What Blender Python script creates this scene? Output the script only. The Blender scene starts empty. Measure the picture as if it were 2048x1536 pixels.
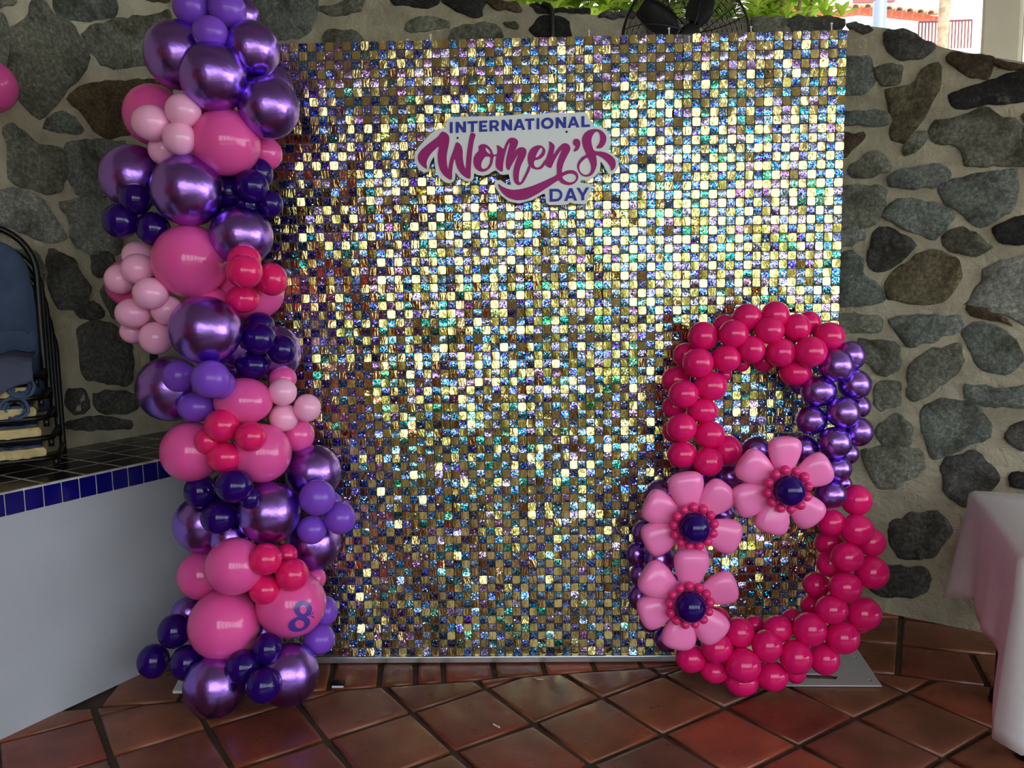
import bpy, bmesh, math, random
import numpy as np
from mathutils import Vector, Matrix, noise

random.seed(7)
rng = np.random.default_rng(7)
SC = bpy.context.scene
COL = SC.collection

# ------------------------------------------------------------------ camera
FPX = 1575.85
CAM = Vector((-0.1287, -3.0553, 1.4815))
PITCH, YAW, ROLL = 0.11266, -0.024785, -0.016497
cy, sy = math.cos(YAW), math.sin(YAW)
FW = Vector((sy * math.cos(PITCH), cy * math.cos(PITCH), -math.sin(PITCH)))
r0 = Vector((cy, -sy, 0))
u0 = r0.cross(FW)
RT = math.cos(ROLL) * r0 + math.sin(ROLL) * u0
UP = -math.sin(ROLL) * r0 + math.cos(ROLL) * u0
cd = bpy.data.cameras.new('camera')
cam = bpy.data.objects.new('camera', cd)
COL.objects.link(cam)
cd.sensor_width = 36.0
cd.lens = FPX / 2048 * 36.0
cd.clip_start = 0.05
m = Matrix((RT, UP, -FW)).transposed().to_4x4()
m.translation = CAM
cam.matrix_world = m
SC.camera = cam

# ------------------------------------------------------------------ world, sun, exposure
W = bpy.data.worlds.new('world')
SC.world = W
W.use_nodes = True
bg = W.node_tree.nodes['Background']
bg.inputs['Color'].default_value = (0.86, 0.93, 1.0, 1)
bg.inputs['Strength'].default_value = 2.6
sd = bpy.data.lights.new('sun', 'SUN')
sd.energy = 5.0
sd.angle = 0.01
sd.color = (1.0, 0.95, 0.86)
sun = bpy.data.objects.new('sun', sd)
COL.objects.link(sun)
sun.rotation_euler = (math.radians(28), math.radians(14), 0)
vs = SC.view_settings
vs.view_transform = 'Standard'
vs.look = 'None'
vs.gamma = 1.0
vs.use_curve_mapping = False
vs.exposure = 0.88
SC.cycles.max_bounces = 10
SC.cycles.use_denoising = True
SC.cycles.sample_clamp_indirect = 8.0


# ------------------------------------------------------------------ pixel -> place helpers
def ray(u, v):
    return FW + RT * ((u - 1024) / FPX) - UP * ((v - 768) / FPX)


def on_floor(u, v, z=0.0):
    d = ray(u, v)
    return CAM + d * ((z - CAM.z) / d.z)


def on_y(u, v, y=0.0):
    d = ray(u, v)
    return CAM + d * ((y - CAM.y) / d.y)


def on_wall(u, v, a, b):
    n = Vector((b[1] - a[1], a[0] - b[0], 0))
    d = ray(u, v)
    return CAM + d * ((Vector((a[0], a[1], 0)) - CAM).dot(n) / d.dot(n))


# ------------------------------------------------------------------ materials
def mat(name, col=(0.5, 0.5, 0.5), rough=0.5, metal=0.0, coat=0.0, spec=0.5, build=None):
    M = bpy.data.materials.new(name)
    M.use_nodes = True
    nt = M.node_tree
    b = nt.nodes['Principled BSDF']
    b.inputs['Base Color'].default_value = (*col, 1)
    b.inputs['Roughness'].default_value = rough
    b.inputs['Metallic'].default_value = metal
    b.inputs['Coat Weight'].default_value = coat
    b.inputs['Specular IOR Level'].default_value = spec
    if build:
        build(nt, b)
    return M


def N(nt, t, **kw):
    n = nt.nodes.new(t)
    for k, v in kw.items():
        if hasattr(n, k) and k not in n.inputs:
            setattr(n, k, v)
        else:
            n.inputs[k].default_value = v
    return n


def ramp(nt, pts):
    r = nt.nodes.new('ShaderNodeValToRGB')
    e = r.color_ramp.elements
    while len(e) < len(pts):
        e.new(0.5)
    for q, (p, c) in zip(e, pts):
        q.position = p
        q.color = (*c, 1)
    return r


def noisy(scale=8.0, a=0.75, b=1.25, bump=0.3, bscale=40.0, dist=0.004, obj_color=False, detail=6.0):
    """mottled base colour plus fine relief"""
    def f(nt, p):
        tc = N(nt, 'ShaderNodeNewGeometry')
        n1 = N(nt, 'ShaderNodeTexNoise', Scale=scale, Detail=detail)
        nt.links.new(tc.outputs['Position'], n1.inputs['Vector'])
        rp = ramp(nt, [(0.3, (a, a, a)), (0.7, (b, b, b))])
        nt.links.new(n1.outputs['Fac'], rp.inputs['Fac'])
        mx = N(nt, 'ShaderNodeMix', data_type='RGBA', blend_type='MULTIPLY')
        mx.inputs[0].default_value = 1.0
        if obj_color:
            oi = N(nt, 'ShaderNodeObjectInfo')
            nt.links.new(oi.outputs['Color'], mx.inputs[6])
        else:
            mx.inputs[6].default_value = p.inputs['Base Color'].default_value
        nt.links.new(rp.outputs['Color'], mx.inputs[7])
        nt.links.new(mx.outputs[2], p.inputs['Base Color'])
        if bump:
            n2 = N(nt, 'ShaderNodeTexNoise', Scale=bscale, Detail=8.0, Roughness=0.6)
            nt.links.new(tc.outputs['Position'], n2.inputs['Vector'])
            bp = N(nt, 'ShaderNodeBump', Strength=bump, Distance=dist)
            nt.links.new(n2.outputs['Fac'], bp.inputs['Height'])
            nt.links.new(bp.outputs['Normal'], p.inputs['Normal'])
    return f


def stone_build(nt, p):
    geo = N(nt, 'ShaderNodeNewGeometry')
    oi = N(nt, 'ShaderNodeObjectInfo')
    add = N(nt, 'ShaderNodeVectorMath', operation='ADD')
    sc = N(nt, 'ShaderNodeVectorMath', operation='SCALE')
    cmb = N(nt, 'ShaderNodeCombineXYZ')
    nt.links.new(oi.outputs['Random'], cmb.inputs[0])
    nt.links.new(oi.outputs['Random'], cmb.inputs[2])
    nt.links.new(cmb.outputs[0], sc.inputs[0])
    sc.inputs['Scale'].default_value = 30
    nt.links.new(geo.outputs['Position'], add.inputs[0])
    nt.links.new(sc.outputs[0], add.inputs[1])
    big = N(nt, 'ShaderNodeTexNoise', Scale=7.0, Detail=5.0, Distortion=0.8)
    fine = N(nt, 'ShaderNodeTexNoise', Scale=60.0, Detail=7.0, Roughness=0.8)
    mid = N(nt, 'ShaderNodeTexNoise', Scale=22.0, Detail=8.0, Roughness=0.65)
    for n in (big, fine, mid):
        nt.links.new(add.outputs[0], n.inputs['Vector'])
    r1 = ramp(nt, [(0.32, (0.5, 0.46, 0.38)), (0.5, (1, 1, 1)), (0.7, (1.4, 1.38, 1.3))])
    r2 = ramp(nt, [(0.34, (0.45, 0.45, 0.45)), (0.5, (1.0, 1.0, 1.0)), (0.66, (1.95, 1.95, 1.85))])
    nt.links.new(big.outputs['Fac'], r1.inputs['Fac'])
    nt.links.new(fine.outputs['Fac'], r2.inputs['Fac'])
    m1 = N(nt, 'ShaderNodeMix', data_type='RGBA', blend_type='MULTIPLY')
    m2 = N(nt, 'ShaderNodeMix', data_type='RGBA', blend_type='MULTIPLY')
    m1.inputs[0].default_value = m2.inputs[0].default_value = 1
    nt.links.new(oi.outputs['Color'], m1.inputs[6])
    nt.links.new(r1.outputs['Color'], m1.inputs[7])
    nt.links.new(m1.outputs[2], m2.inputs[6])
    nt.links.new(r2.outputs['Color'], m2.inputs[7])
    # smears of mortar left on the faces
    sm = ramp(nt, [(0.6, (0, 0, 0)), (0.72, (1, 1, 1))])
    nt.links.new(mid.outputs['Fac'], sm.inputs['Fac'])
    m3 = N(nt, 'ShaderNodeMix', data_type='RGBA')
    mul = N(nt, 'ShaderNodeMath', operation='MULTIPLY')
    mul.inputs[1].default_value = 0.55
    nt.links.new(sm.outputs['Color'], mul.inputs[0])
    nt.links.new(mul.outputs[0], m3.inputs[0])
    nt.links.new(m2.outputs[2], m3.inputs[6])
    m3.inputs[7].default_value = (0.42, 0.40, 0.32, 1)
    nt.links.new(m3.outputs[2], p.inputs['Base Color'])
    hs = N(nt, 'ShaderNodeMath', operation='ADD')
    nt.links.new(fine.outputs['Fac'], hs.inputs[0])
    nt.links.new(mid.outputs['Fac'], hs.inputs[1])
    bp = N(nt, 'ShaderNodeBump', Strength=1.0, Distance=0.022)
    nt.links.new(hs.outputs[0], bp.inputs['Height'])
    nt.links.new(bp.outputs['Normal'], p.inputs['Normal'])


def tile_build(nt, p):
    noisy(5.0, 0.62, 1.3, 0.25, 14.0, 0.006, obj_color=True)(nt, p)
    geo = N(nt, 'ShaderNodeNewGeometry')
    n1 = N(nt, 'ShaderNodeTexNoise', Scale=9.0, Detail=6.0)
    nt.links.new(geo.outputs['Position'], n1.inputs['Vector'])
    mr = N(nt, 'ShaderNodeMapRange')
    mr.inputs[1].default_value, mr.inputs[2].default_value = 0.3, 0.7
    mr.inputs[3].default_value, mr.inputs[4].default_value = 0.2, 0.5
    nt.links.new(n1.outputs['Fac'], mr.inputs[0])
    nt.links.new(mr.outputs[0], p.inputs['Roughness'])


def gold_build(nt, p):
    tc = N(nt, 'ShaderNodeNewGeometry')
    mp = N(nt, 'ShaderNodeMapping')
    mp.inputs['Scale'].default_value = (1, 1, 0.22)
    nt.links.new(tc.outputs['Position'], mp.inputs['Vector'])
    n = N(nt, 'ShaderNodeTexNoise', Scale=120.0, Detail=2.0, Distortion=0.6)
    nt.links.new(mp.outputs[0], n.inputs['Vector'])
    bp = N(nt, 'ShaderNodeBump', Strength=0.6, Distance=0.004)
    nt.links.new(n.outputs['Fac'], bp.inputs['Height'])
    nt.links.new(bp.outputs['Normal'], p.inputs['Normal'])


def holo_build(nt, p):
    """holographic foil: little facets, each splitting light to its own hue"""
    tc = N(nt, 'ShaderNodeNewGeometry')
    v = N(nt, 'ShaderNodeTexVoronoi', Scale=240.0)
    nt.links.new(tc.outputs['Position'], v.inputs['Vector'])
    at = N(nt, 'ShaderNodeAttribute', attribute_name='tint')
    sx = N(nt, 'ShaderNodeSeparateColor')
    nt.links.new(v.outputs['Color'], sx.inputs[0])
    h = N(nt, 'ShaderNodeMapRange')
    h.inputs[3].default_value, h.inputs[4].default_value = -0.11, 0.11
    nt.links.new(sx.outputs[0], h.inputs[0])
    ha = N(nt, 'ShaderNodeMath', operation='ADD')
    nt.links.new(h.outputs[0], ha.inputs[0])
    sa = N(nt, 'ShaderNodeSeparateColor')
    nt.links.new(at.outputs['Color'], sa.inputs[0])
    nt.links.new(sa.outputs[0], ha.inputs[1])
    fr = N(nt, 'ShaderNodeMath', operation='FRACT')
    nt.links.new(ha.outputs[0], fr.inputs[0])
    s = N(nt, 'ShaderNodeMath', operation='MULTIPLY')
    s.use_clamp = True
    sp_ = N(nt, 'ShaderNodeMath', operation='POWER')
    sp_.inputs[1].default_value = 0.9
    nt.links.new(sx.outputs[1], sp_.inputs[0])
    nt.links.new(sp_.outputs[0], s.inputs[0])
    nt.links.new(sa.outputs[1], s.inputs[1])
    cc = N(nt, 'ShaderNodeCombineColor', mode='HSV')
    nt.links.new(fr.outputs[0], cc.inputs[0])
    nt.links.new(s.outputs[0], cc.inputs[1])
    vv = N(nt, 'ShaderNodeMapRange')
    vv.inputs[3].default_value, vv.inputs[4].default_value = 0.30, 0.8
    pw = N(nt, 'ShaderNodeMath', operation='POWER')
    pw.inputs[1].default_value = 1.15
    nt.links.new(sx.outputs[2], pw.inputs[0])
    nt.links.new(pw.outputs[0], vv.inputs[0])
    nt.links.new(vv.outputs[0], cc.inputs[2])
    nt.links.new(cc.outputs[0], p.inputs['Base Color'])
    # a few facets lean far and flash, the rest lie nearly flat
    sub = N(nt, 'ShaderNodeVectorMath', operation='SUBTRACT')
    nt.links.new(v.outputs['Color'], sub.inputs[0])
    sub.inputs[1].default_value = (0.5, 0.5, 0.5)
    w = N(nt, 'ShaderNodeTexWhiteNoise', noise_dimensions='3D')
    nt.links.new(v.outputs['Position'], w.inputs['Vector'])
    gt = N(nt, 'ShaderNodeMath', operation='GREATER_THAN')
    gt.inputs[1].default_value = 0.68
    nt.links.new(w.outputs['Value'], gt.inputs[0])
    lean_ = N(nt, 'ShaderNodeMath', operation='MULTIPLY_ADD')
    lean_.inputs[1].default_value = 0.55
    lean_.inputs[2].default_value = 0.10
    nt.links.new(gt.outputs[0], lean_.inputs[0])
    sc = N(nt, 'ShaderNodeVectorMath', operation='SCALE')
    nt.links.new(sub.outputs[0], sc.inputs[0])
    nt.links.new(lean_.outputs[0], sc.inputs['Scale'])
    ad = N(nt, 'ShaderNodeVectorMath', operation='ADD')
    nt.links.new(tc.outputs['Normal'], ad.inputs[0])
    nt.links.new(sc.outputs[0], ad.inputs[1])
    nm = N(nt, 'ShaderNodeVectorMath', operation='NORMALIZE')
    nt.links.new(ad.outputs[0], nm.inputs[0])
    nt.links.new(nm.outputs[0], p.inputs['Normal'])


def chrome_build(nt, p):
    tc = N(nt, 'ShaderNodeTexCoord')
    n = N(nt, 'ShaderNodeTexNoise', Scale=3.0, Detail=2.0)
    nt.links.new(tc.outputs['Object'], n.inputs['Vector'])
    bp = N(nt, 'ShaderNodeBump', Strength=0.05, Distance=0.05)
    nt.links.new(n.outputs['Fac'], bp.inputs['Height'])
    nt.links.new(bp.outputs['Normal'], p.inputs['Normal'])


M = {}
M['stone'] = mat('stone', rough=0.8, spec=0.3, build=stone_build)
M['mortar'] = mat('mortar', (0.52, 0.475, 0.345), 0.9, spec=0.2, build=noisy(7.0, 0.7, 1.15, 0.9, 24.0, 0.02))
M['tile'] = mat('terracotta', rough=0.3, spec=0.5, build=tile_build)
M['grout'] = mat('grout', (0.075, 0.055, 0.04), 0.9, spec=0.2, build=noisy(10.0, 0.7, 1.3, 0.6, 60.0, 0.006))
M['plaster'] = mat('plaster', (0.42, 0.445, 0.485), 0.7, spec=0.2, build=noisy(3.0, 0.93, 1.03, 0.35, 12.0, 0.006))
M['navy_tile'] = mat('navy_tile', (0.006, 0.006, 0.014), 0.25, spec=0.3, build=noisy(6.0, 0.6, 1.6, 0))
M['blue_tile'] = mat('blue_tile', (0.003, 0.003, 0.13), 0.15, spec=0.3, build=noisy(30.0, 0.8, 1.2, 0))
M['tile_joint'] = mat('tile_joint', (0.55, 0.53, 0.48), 0.8, build=noisy(20.0, 0.6, 1.2, 0.3))
M['gold'] = mat('gold_foil', (0.80, 0.66, 0.25), 0.16, 1.0, build=gold_build)
M['holo'] = mat('holo_foil', (0.8, 0.8, 0.9), 0.2, 1.0, build=holo_build)
M['stud'] = mat('stud', (0.75, 0.68, 0.45), 0.3, 0.6)
M['backing'] = mat('backing', (0.16, 0.145, 0.13), 0.5)
M['white_plastic'] = mat('white_plastic', (0.75, 0.75, 0.73), 0.4)
M['alu'] = mat('brushed_metal', (0.55, 0.56, 0.57), 0.35, 0.85)
M['plate'] = mat('painted_plate', (0.50, 0.51, 0.51), 0.4, 0.2)
M['hole'] = mat('dark_hole', (0.01, 0.01, 0.01), 0.8)
M['chrome_purple'] = mat('chrome_purple', (0.37, 0.19, 0.75), 0.26, 1.0, build=chrome_build)
M['violet'] = mat('violet_latex', (0.22, 0.07, 0.62), 0.25, spec=0.4)
M['navy'] = mat('navy_latex', (0.018, 0.001, 0.13), 0.11, spec=0.4)
M['rose'] = mat('rose_latex', (0.86, 0.10, 0.39), 0.13, spec=0.5)
M['baby'] = mat('baby_pink_latex', (1.0, 0.47, 0.72), 0.12, spec=0.5)
M['crimson'] = mat('crimson_latex', (0.84, 0.014, 0.155), 0.13, spec=0.45)
M['magenta'] = mat('magenta_latex', (0.80, 0.009, 0.165), 0.13, spec=0.45)
M['petal'] = mat('pearl_pink', (1.0, 0.25, 0.60), 0.2, 0.0, spec=0.5)
M['bead'] = mat('bead_pink', (0.80, 0.025, 0.20), 0.2, spec=0.4)
M['sticker'] = mat('sticker', (0.09, 0.045, 0.36), 0.25)
M['board'] = mat('sign_board', (0.78, 0.85, 0.84), 0.5)
M['sign_blue'] = mat('sign_blue', (0.032, 0.045, 0.38), 0.5, spec=0.25)
M['sign_pink'] = mat('sign_pink', (0.36, 0.014, 0.18), 0.5, spec=0.25)
M['black_metal'] = mat('black_metal', (0.008, 0.008, 0.009), 0.35, 0.3)
M['fabric'] = mat('blue_fabric', (0.070, 0.105, 0.18), 0.9, spec=0.1, build=noisy(15.0, 0.85, 1.15, 0.4, 400.0, 0.002))
M['fabric_grey'] = mat('greyblue_fabric', (0.085, 0.095, 0.15), 0.9, spec=0.1, build=noisy(15.0, 0.85, 1.15, 0.4, 400.0, 0.002))
M['foam'] = mat('cream_foam', (0.62, 0.50, 0.25), 0.9, spec=0.1, build=noisy(18.0, 0.7, 1.2, 0.5, 60.0, 0.005))
M['cloth'] = mat('white_cloth', (0.76, 0.755, 0.765), 0.85, spec=0.15, build=noisy(40.0, 0.97, 1.03, 0.12, 300.0, 0.001))
M['pipe'] = mat('black_pipe', (0.015, 0.015, 0.015), 0.4)
M['ceiling'] = mat('ceiling_paint', (0.66, 0.60, 0.55), 0.7, build=noisy(3.0, 0.8, 1.1, 0))
M['white_paint'] = mat('white_paint', (0.82, 0.81, 0.78), 0.6)
M['cream'] = mat('cream_paint', (0.90, 0.84, 0.66), 0.6, build=noisy(4.0, 0.92, 1.05, 0.1))
M['dark_wood'] = mat('dark_wood', (0.07, 0.035, 0.018), 0.6)
M['hedge'] = mat('hedge', (0.17, 0.24, 0.05), 0.7, build=noisy(2.5, 0.5, 1.5, 0))
M['violet_paper'] = mat('violet_paper', (0.16, 0.09, 0.13), 0.8)
M['added_parapet'] = mat('added_parapet', (0.30, 0.27, 0.20), 0.8)
M['redwall'] = mat('brick_red_paint', (0.36, 0.05, 0.025), 0.7, build=noisy(3.0, 0.8, 1.2, 0))
M['orange'] = mat('orange_paint', (0.50, 0.045, 0.008), 0.6)
M['roof_clay'] = mat('roof_clay', (0.30, 0.15, 0.075), 0.7, build=noisy(5.0, 0.7, 1.25, 0))
M['rail'] = mat('rail_red', (0.14, 0.03, 0.025), 0.5)
M['greypost'] = mat('grey_post', (0.10, 0.125, 0.165), 0.5)
M['bark'] = mat('bark', (0.34, 0.22, 0.14), 0.9, build=noisy(20.0, 0.6, 1.3, 0.5))
M['leaf'] = mat('leaf', (0.42, 0.60, 0.05), 0.45, build=noisy(3.0, 0.6, 1.3, 0))
M['paving'] = mat('paving', (0.42, 0.38, 0.30), 0.8, build=noisy(2.0, 0.85, 1.1, 0))
M['soil'] = mat('soil', (0.10, 0.08, 0.05), 0.95, build=noisy(6.0, 0.6, 1.3, 0.4))


# ------------------------------------------------------------------ object helpers
def mesh_obj(name, verts, faces, material, parent=None, smooth=False):
    me = bpy.data.meshes.new(name)
    me.from_pydata([tuple(v) for v in verts], [], faces)
    me.materials.append(M[material] if isinstance(material, str) else material)
    if smooth:
        me.polygons.foreach_set('use_smooth', [True] * len(me.polygons))
    me.update()
    o = bpy.data.objects.new(name, me)
    COL.objects.link(o)
    o.parent = parent
    return o


def thing(name, label, cat, loc=(0, 0, 0), group=None):
    o = bpy.data.objects.new(name, None)
    COL.objects.link(o)
    o.empty_display_size = 0.05
    o.location = loc
    return tag(o, label, cat, group)


def tag(o, label=None, cat=None, group=None, kind=None):
    for k, v in (('label', label), ('category', cat), ('group', group), ('kind', kind)):
        if v:
            o[k] = v
    return o


def local(parent, p):
    return Vector(p) - parent.location


class MB:
    def __init__(s):
        s.v, s.f = [], []

    def add(s, vs, fs):
        n = len(s.v)
        s.v += [Vector(v) for v in vs]
        s.f += [tuple(i + n for i in f) for f in fs]

    def box(s, a, b, rot=None):
        (x0, y0, z0), (x1, y1, z1) = a, b
        vs = [(x0, y0, z0), (x1, y0, z0), (x1, y1, z0), (x0, y1, z0), (x0, y0, z1), (x1, y0, z1), (x1, y1, z1), (x0, y1, z1)]
        s.add([rot @ Vector(v) for v in vs] if rot else vs,
              [(0, 3, 2, 1), (4, 5, 6, 7), (0, 1, 5, 4), (1, 2, 6, 5), (2, 3, 7, 6), (3, 0, 4, 7)])

    def prism(s, pts, axis):
        """closed polygon pts (3-D) swept along the vector axis"""
        n = len(pts)
        ax = Vector(axis)
        vs = [Vector(p) for p in pts] + [Vector(p) + ax for p in pts]
        s.add(vs, [tuple(range(n))[::-1], tuple(range(n, 2 * n))] + [(i, (i + 1) % n, n + (i + 1) % n, n + i) for i in range(n)])

    def tube(s, pts, r, seg=8, closed=False, cap=True):
        pts = [Vector(p) for p in pts]
        n = len(pts)
        rs = r if isinstance(r, (list, tuple)) else [r] * n
        vs = []
        prev = None
        for i, p in enumerate(pts):
            if closed:
                t = pts[(i + 1) % n] - pts[i - 1]
            else:
                t = pts[min(i + 1, n - 1)] - pts[max(i - 1, 0)]
            t.normalize()
            if prev is None:
                a = t.orthogonal().normalized()
            else:
                a = (prev - t * prev.dot(t))
                a = a.normalized() if a.length > 1e-6 else t.orthogonal().normalized()
            prev = a
            b = t.cross(a)
            for k in range(seg):
                q = 2 * math.pi * k / seg
                vs.append(p + (a * math.cos(q) + b * math.sin(q)) * rs[i])
        fs = []
        for i in range(n if closed else n - 1):
            j = (i + 1) % n
            for k in range(seg):
                l = (k + 1) % seg
                fs.append((i * seg + k, i * seg + l, j * seg + l, j * seg + k))
        if cap and not closed:
            fs.append(tuple(range(seg))[::-1])
            fs.append(tuple(range((n - 1) * seg, n * seg)))
        s.add(vs, fs)

    def build(s, name, material, parent=None, smooth=False):
        off = parent.matrix_basis.translation if parent else Vector()
        if parent and parent.parent:
            off = off + parent.parent.matrix_basis.translation
        return mesh_obj(name, [v - off for v in s.v], s.f, material, parent, smooth)


def recalc(o):
    bm = bmesh.new()
    bm.from_mesh(o.data)
    bmesh.ops.recalc_face_normals(bm, faces=bm.faces)
    bm.to_mesh(o.data)
    bm.free()
    return o


def bevel(o, w, seg=2):
    md = o.modifiers.new('soft', 'BEVEL')
    md.width = w
    md.segments = seg
    md.limit_method = 'ANGLE'
    return o


def smooth_loop(pts, n):
    """closed Catmull-Rom through 2-D points, resampled to n"""
    P = [np.array(p, float) for p in pts]
    k = len(P)
    out = []
    for i in range(k):
        a, b, c, d = P[i - 1], P[i], P[(i + 1) % k], P[(i + 2) % k]
        for t in np.linspace(0, 1, 8, endpoint=False):
            cr = 0.5 * (2 * b + (c - a) * t + (2 * a - 5 * b + 4 * c - d) * t * t + (3 * b - a - 3 * c + d) * t ** 3)
            out.append(0.65 * cr + 0.35 * (b + (c - b) * t))
    out = np.array(out)
    seg = np.linalg.norm(np.roll(out, -1, 0) - out, axis=1)
    cum = np.concatenate([[0], np.cumsum(seg)])
    s = np.linspace(0, cum[-1], n, endpoint=False)
    cl = np.vstack([out, out[:1]])
    return np.stack([np.interp(s, cum, cl[:, 0]), np.interp(s, cum, cl[:, 1])], 1)


def flat_shape(name, loops, thick, material, parent=None):
    """filled outline(s) with holes in the x-z plane, thick along y (front face at y = 0 side -y)"""
    cu = bpy.data.curves.new(name, 'CURVE')
    cu.dimensions = '2D'
    cu.fill_mode = 'BOTH'
    cu.extrude = thick / 2
    for lp in loops:
        sp = cu.splines.new('POLY')
        sp.points.add(len(lp) - 1)
        for q, p in zip(sp.points, lp):
            q.co = (p[0], p[1], 0, 1)
        sp.use_cyclic_u = True
    t = bpy.data.objects.new(name, cu)
    me = bpy.data.meshes.new_from_object(t)
    bpy.data.objects.remove(t)
    bpy.data.curves.remove(cu)
    me.transform(Matrix.Rotation(math.pi / 2, 4, 'X'))
    me.materials.clear()
    me.materials.append(M[material])
    o = bpy.data.objects.new(name, me)
    COL.objects.link(o)
    o.parent = parent
    return o


# ------------------------------------------------------------------ the setting: floor
floor = tag(mesh_obj('floor', [(-6, -7, -0.012), (7, -7, -0.012), (7, 1.6, -0.012), (-6, 1.6, -0.012),
                               (-6, -7, -0.2), (7, -7, -0.2), (7, 1.6, -0.2), (-6, 1.6, -0.2)],
                     [(0, 1, 2, 3), (7, 6, 5, 4), (0, 4, 5, 1), (1, 5, 6, 2), (2, 6, 7, 3), (3, 7, 4, 0)], 'grout'), kind='structure')


def clip(poly, a, b):
    """keep the part of poly right of the line a->b"""
    nx, ny = b[1] - a[1], a[0] - b[0]
    out = []
    for i, p in enumerate(poly):
        q = poly[(i + 1) % len(poly)]
        dp = (p[0] - a[0]) * nx + (p[1] - a[1]) * ny
        dq = (q[0] - a[0]) * nx + (q[1] - a[1]) * ny
        if dp >= 0:
            out.append(p)
        if dp * dq < 0:
            t = dp / (dp - dq)
            out.append((p[0] + (q[0] - p[0]) * t, p[1] + (q[1] - p[1]) * t))
    return out


def area(p):
    return 0.5 * sum(p[i - 1][0] * p[i][1] - p[i][0] * p[i - 1][1] for i in range(len(p)))


TILE_TONES = [(0.20, 0.066, 0.032), (0.23, 0.072, 0.033), (0.26, 0.064, 0.03), (0.165, 0.058, 0.032), (0.24, 0.085, 0.04), (0.21, 0.05, 0.026), (0.18, 0.07, 0.04)]


def floor_tile(poly, grout=0.011):
    if len(poly) < 3:
        return
    if area(poly) < 0:
        poly = poly[::-1]
    if area(poly) < 0.004:
        return
    c = np.mean(np.array(poly), 0)
    P = np.array(poly)
    n = len(P)

    def inset(d):
        out = []
        for i in range(n):
            p0, p1, p2 = P[i - 1], P[i], P[(i + 1) % n]
            e1, e2 = (p1 - p0) / (np.linalg.norm(p1 - p0) + 1e-9), (p2 - p1) / (np.linalg.norm(p2 - p1) + 1e-9)
            n1, n2 = np.array([-e1[1], e1[0]]), np.array([-e2[1], e2[0]])
            b = n1 + n2
            b = b / max(np.dot(b, b) / 2, 0.25)
            out.append(p1 + b * d)
        return np.array(out)
    A, B, Cc = inset(grout), inset(grout + 0.004), inset(grout + 0.016)
    h = random.uniform(-0.0012, 0.0012)
    tx, ty = random.gauss(0, 0.006), random.gauss(0, 0.006)

    def z(p, base):
        return base + h + (p[0] - c[0]) * tx + (p[1] - c[1]) * ty
    vs = [(p[0], p[1], -0.014) for p in A] + [(p[0], p[1], z(p, -0.004)) for p in A] + [(p[0], p[1], z(p, -0.001)) for p in B] + [(p[0], p[1], z(p, 0.0)) for p in Cc]
    fs = []
    for k in range(3):
        for i in range(n):
            j = (i + 1) % n
            fs.append((k * n + i, k * n + j, (k + 1) * n + j, (k + 1) * n + i))
    fs.append(tuple(range(3 * n, 4 * n)))
    o = mesh_obj('floor_tile', vs, fs, 'tile', floor, True)
    t = random.choice(TILE_TONES)
    k = random.uniform(0.8, 1.15)
    o.color = (t[0] * k, t[1] * k, t[2] * k, 1)


O = np.array([-0.141, -0.453])
E1, E2 = np.array([0.2565, 0.172]), np.array([0.1795, -0.245])
LA, LB = (-0.75, -0.2), (0.56, -0.012)          # where the border course along the backdrop starts
RA, RB = (1.25, -0.113), (1.58, -0.215)         # border course at the right
MID = (0.9, 0.04)
for i in range(-9, 12):
    for j in range(-5, 12):
        b = O + i * E1 + j * E2
        c = b + (E1 + E2) / 2
        if not (-2.3 < c[0] < 2.9 and -2.6 < c[1] < 0.4):
            continue
        jit = lambda s: None
        q = [tuple(b), tuple(b + E2), tuple(b + E1 + E2), tuple(b + E1)]
        q = [(x + 0.005 * math.sin(91 * x + 37 * y), y + 0.005 * math.sin(57 * x - 83 * y)) for x, y in q]
        q = clip(q, (-3, -0.52), LA)
        q = clip(q, LA, LB) if q else q
        q = clip(q, (0.56, -0.012), (1.25, -0.113)) if q and c[0] > 0.2 else q
        q = clip(q, RA, (3.2, -0.72)) if q and c[0] > 0.9 else q
        if q:
            floor_tile(q)


def course(a, b, joints, depth, rows=1, cut=lambda p: p):
    a, b = np.array(a), np.array(b)
    d = (b - a) / np.linalg.norm(b - a)
    n = np.array([-d[1], d[0]])
    for r in range(rows):
        js = joints if r == 0 else [x + 0.13 * (r % 2) for x in joints]
        for s0, s1 in zip(js[:-1], js[1:]):
            p = [a + d * s0 + n * depth * r, a + d * s1 + n * depth * r, a + d * s1 + n * depth * (r + 1), a + d * s0 + n * depth * (r + 1)]
            q = cut([tuple(x) for x in p])
            if q:
                floor_tile(q)


course(LA, LB, [-1.0, -0.72, -0.45, -0.17, 0.02, 0.16, 0.27, 0.47, 0.67, 0.87, 1.06, 1.22, 1.32], 0.27, 4)
R1, R2 = (1.271, -0.12), (1.518, 0.385)
course((0.56, -0.012), (1.25, -0.113), [0, 0.25, 0.47, 1.1], 0.28, 3, lambda p: clip(p, R2, R1))
course(RA, (3.2, -0.72), [-0.5, 0.33, 0.65, 0.96, 1.26, 1.56, 1.86], 0.29, 3, lambda p: clip(p, R1, R2))

# ------------------------------------------------------------------ the setting: stone walls
WL = ((-2.168, 0.305), (-1.886, 0.95))       # left wall, seen above the bench
WB = ((-1.886, 0.95), (1.24, 0.631))         # wall behind the backdrop
WR = ((1.24, 0.631), (1.826, 0.234))         # right wall


def wall_mesh(name, line, front, thick=0.32):
    a, b = Vector((*line[0], 0)), Vector((*line[1], 0))
    d = (b - a).normalized()
    n = Vector((-d.y, d.x, 0))
    mb = MB()
    mb.prism(front, n * thick)
    return tag(recalc(mb.build(name, 'mortar')), kind='structure')


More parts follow.
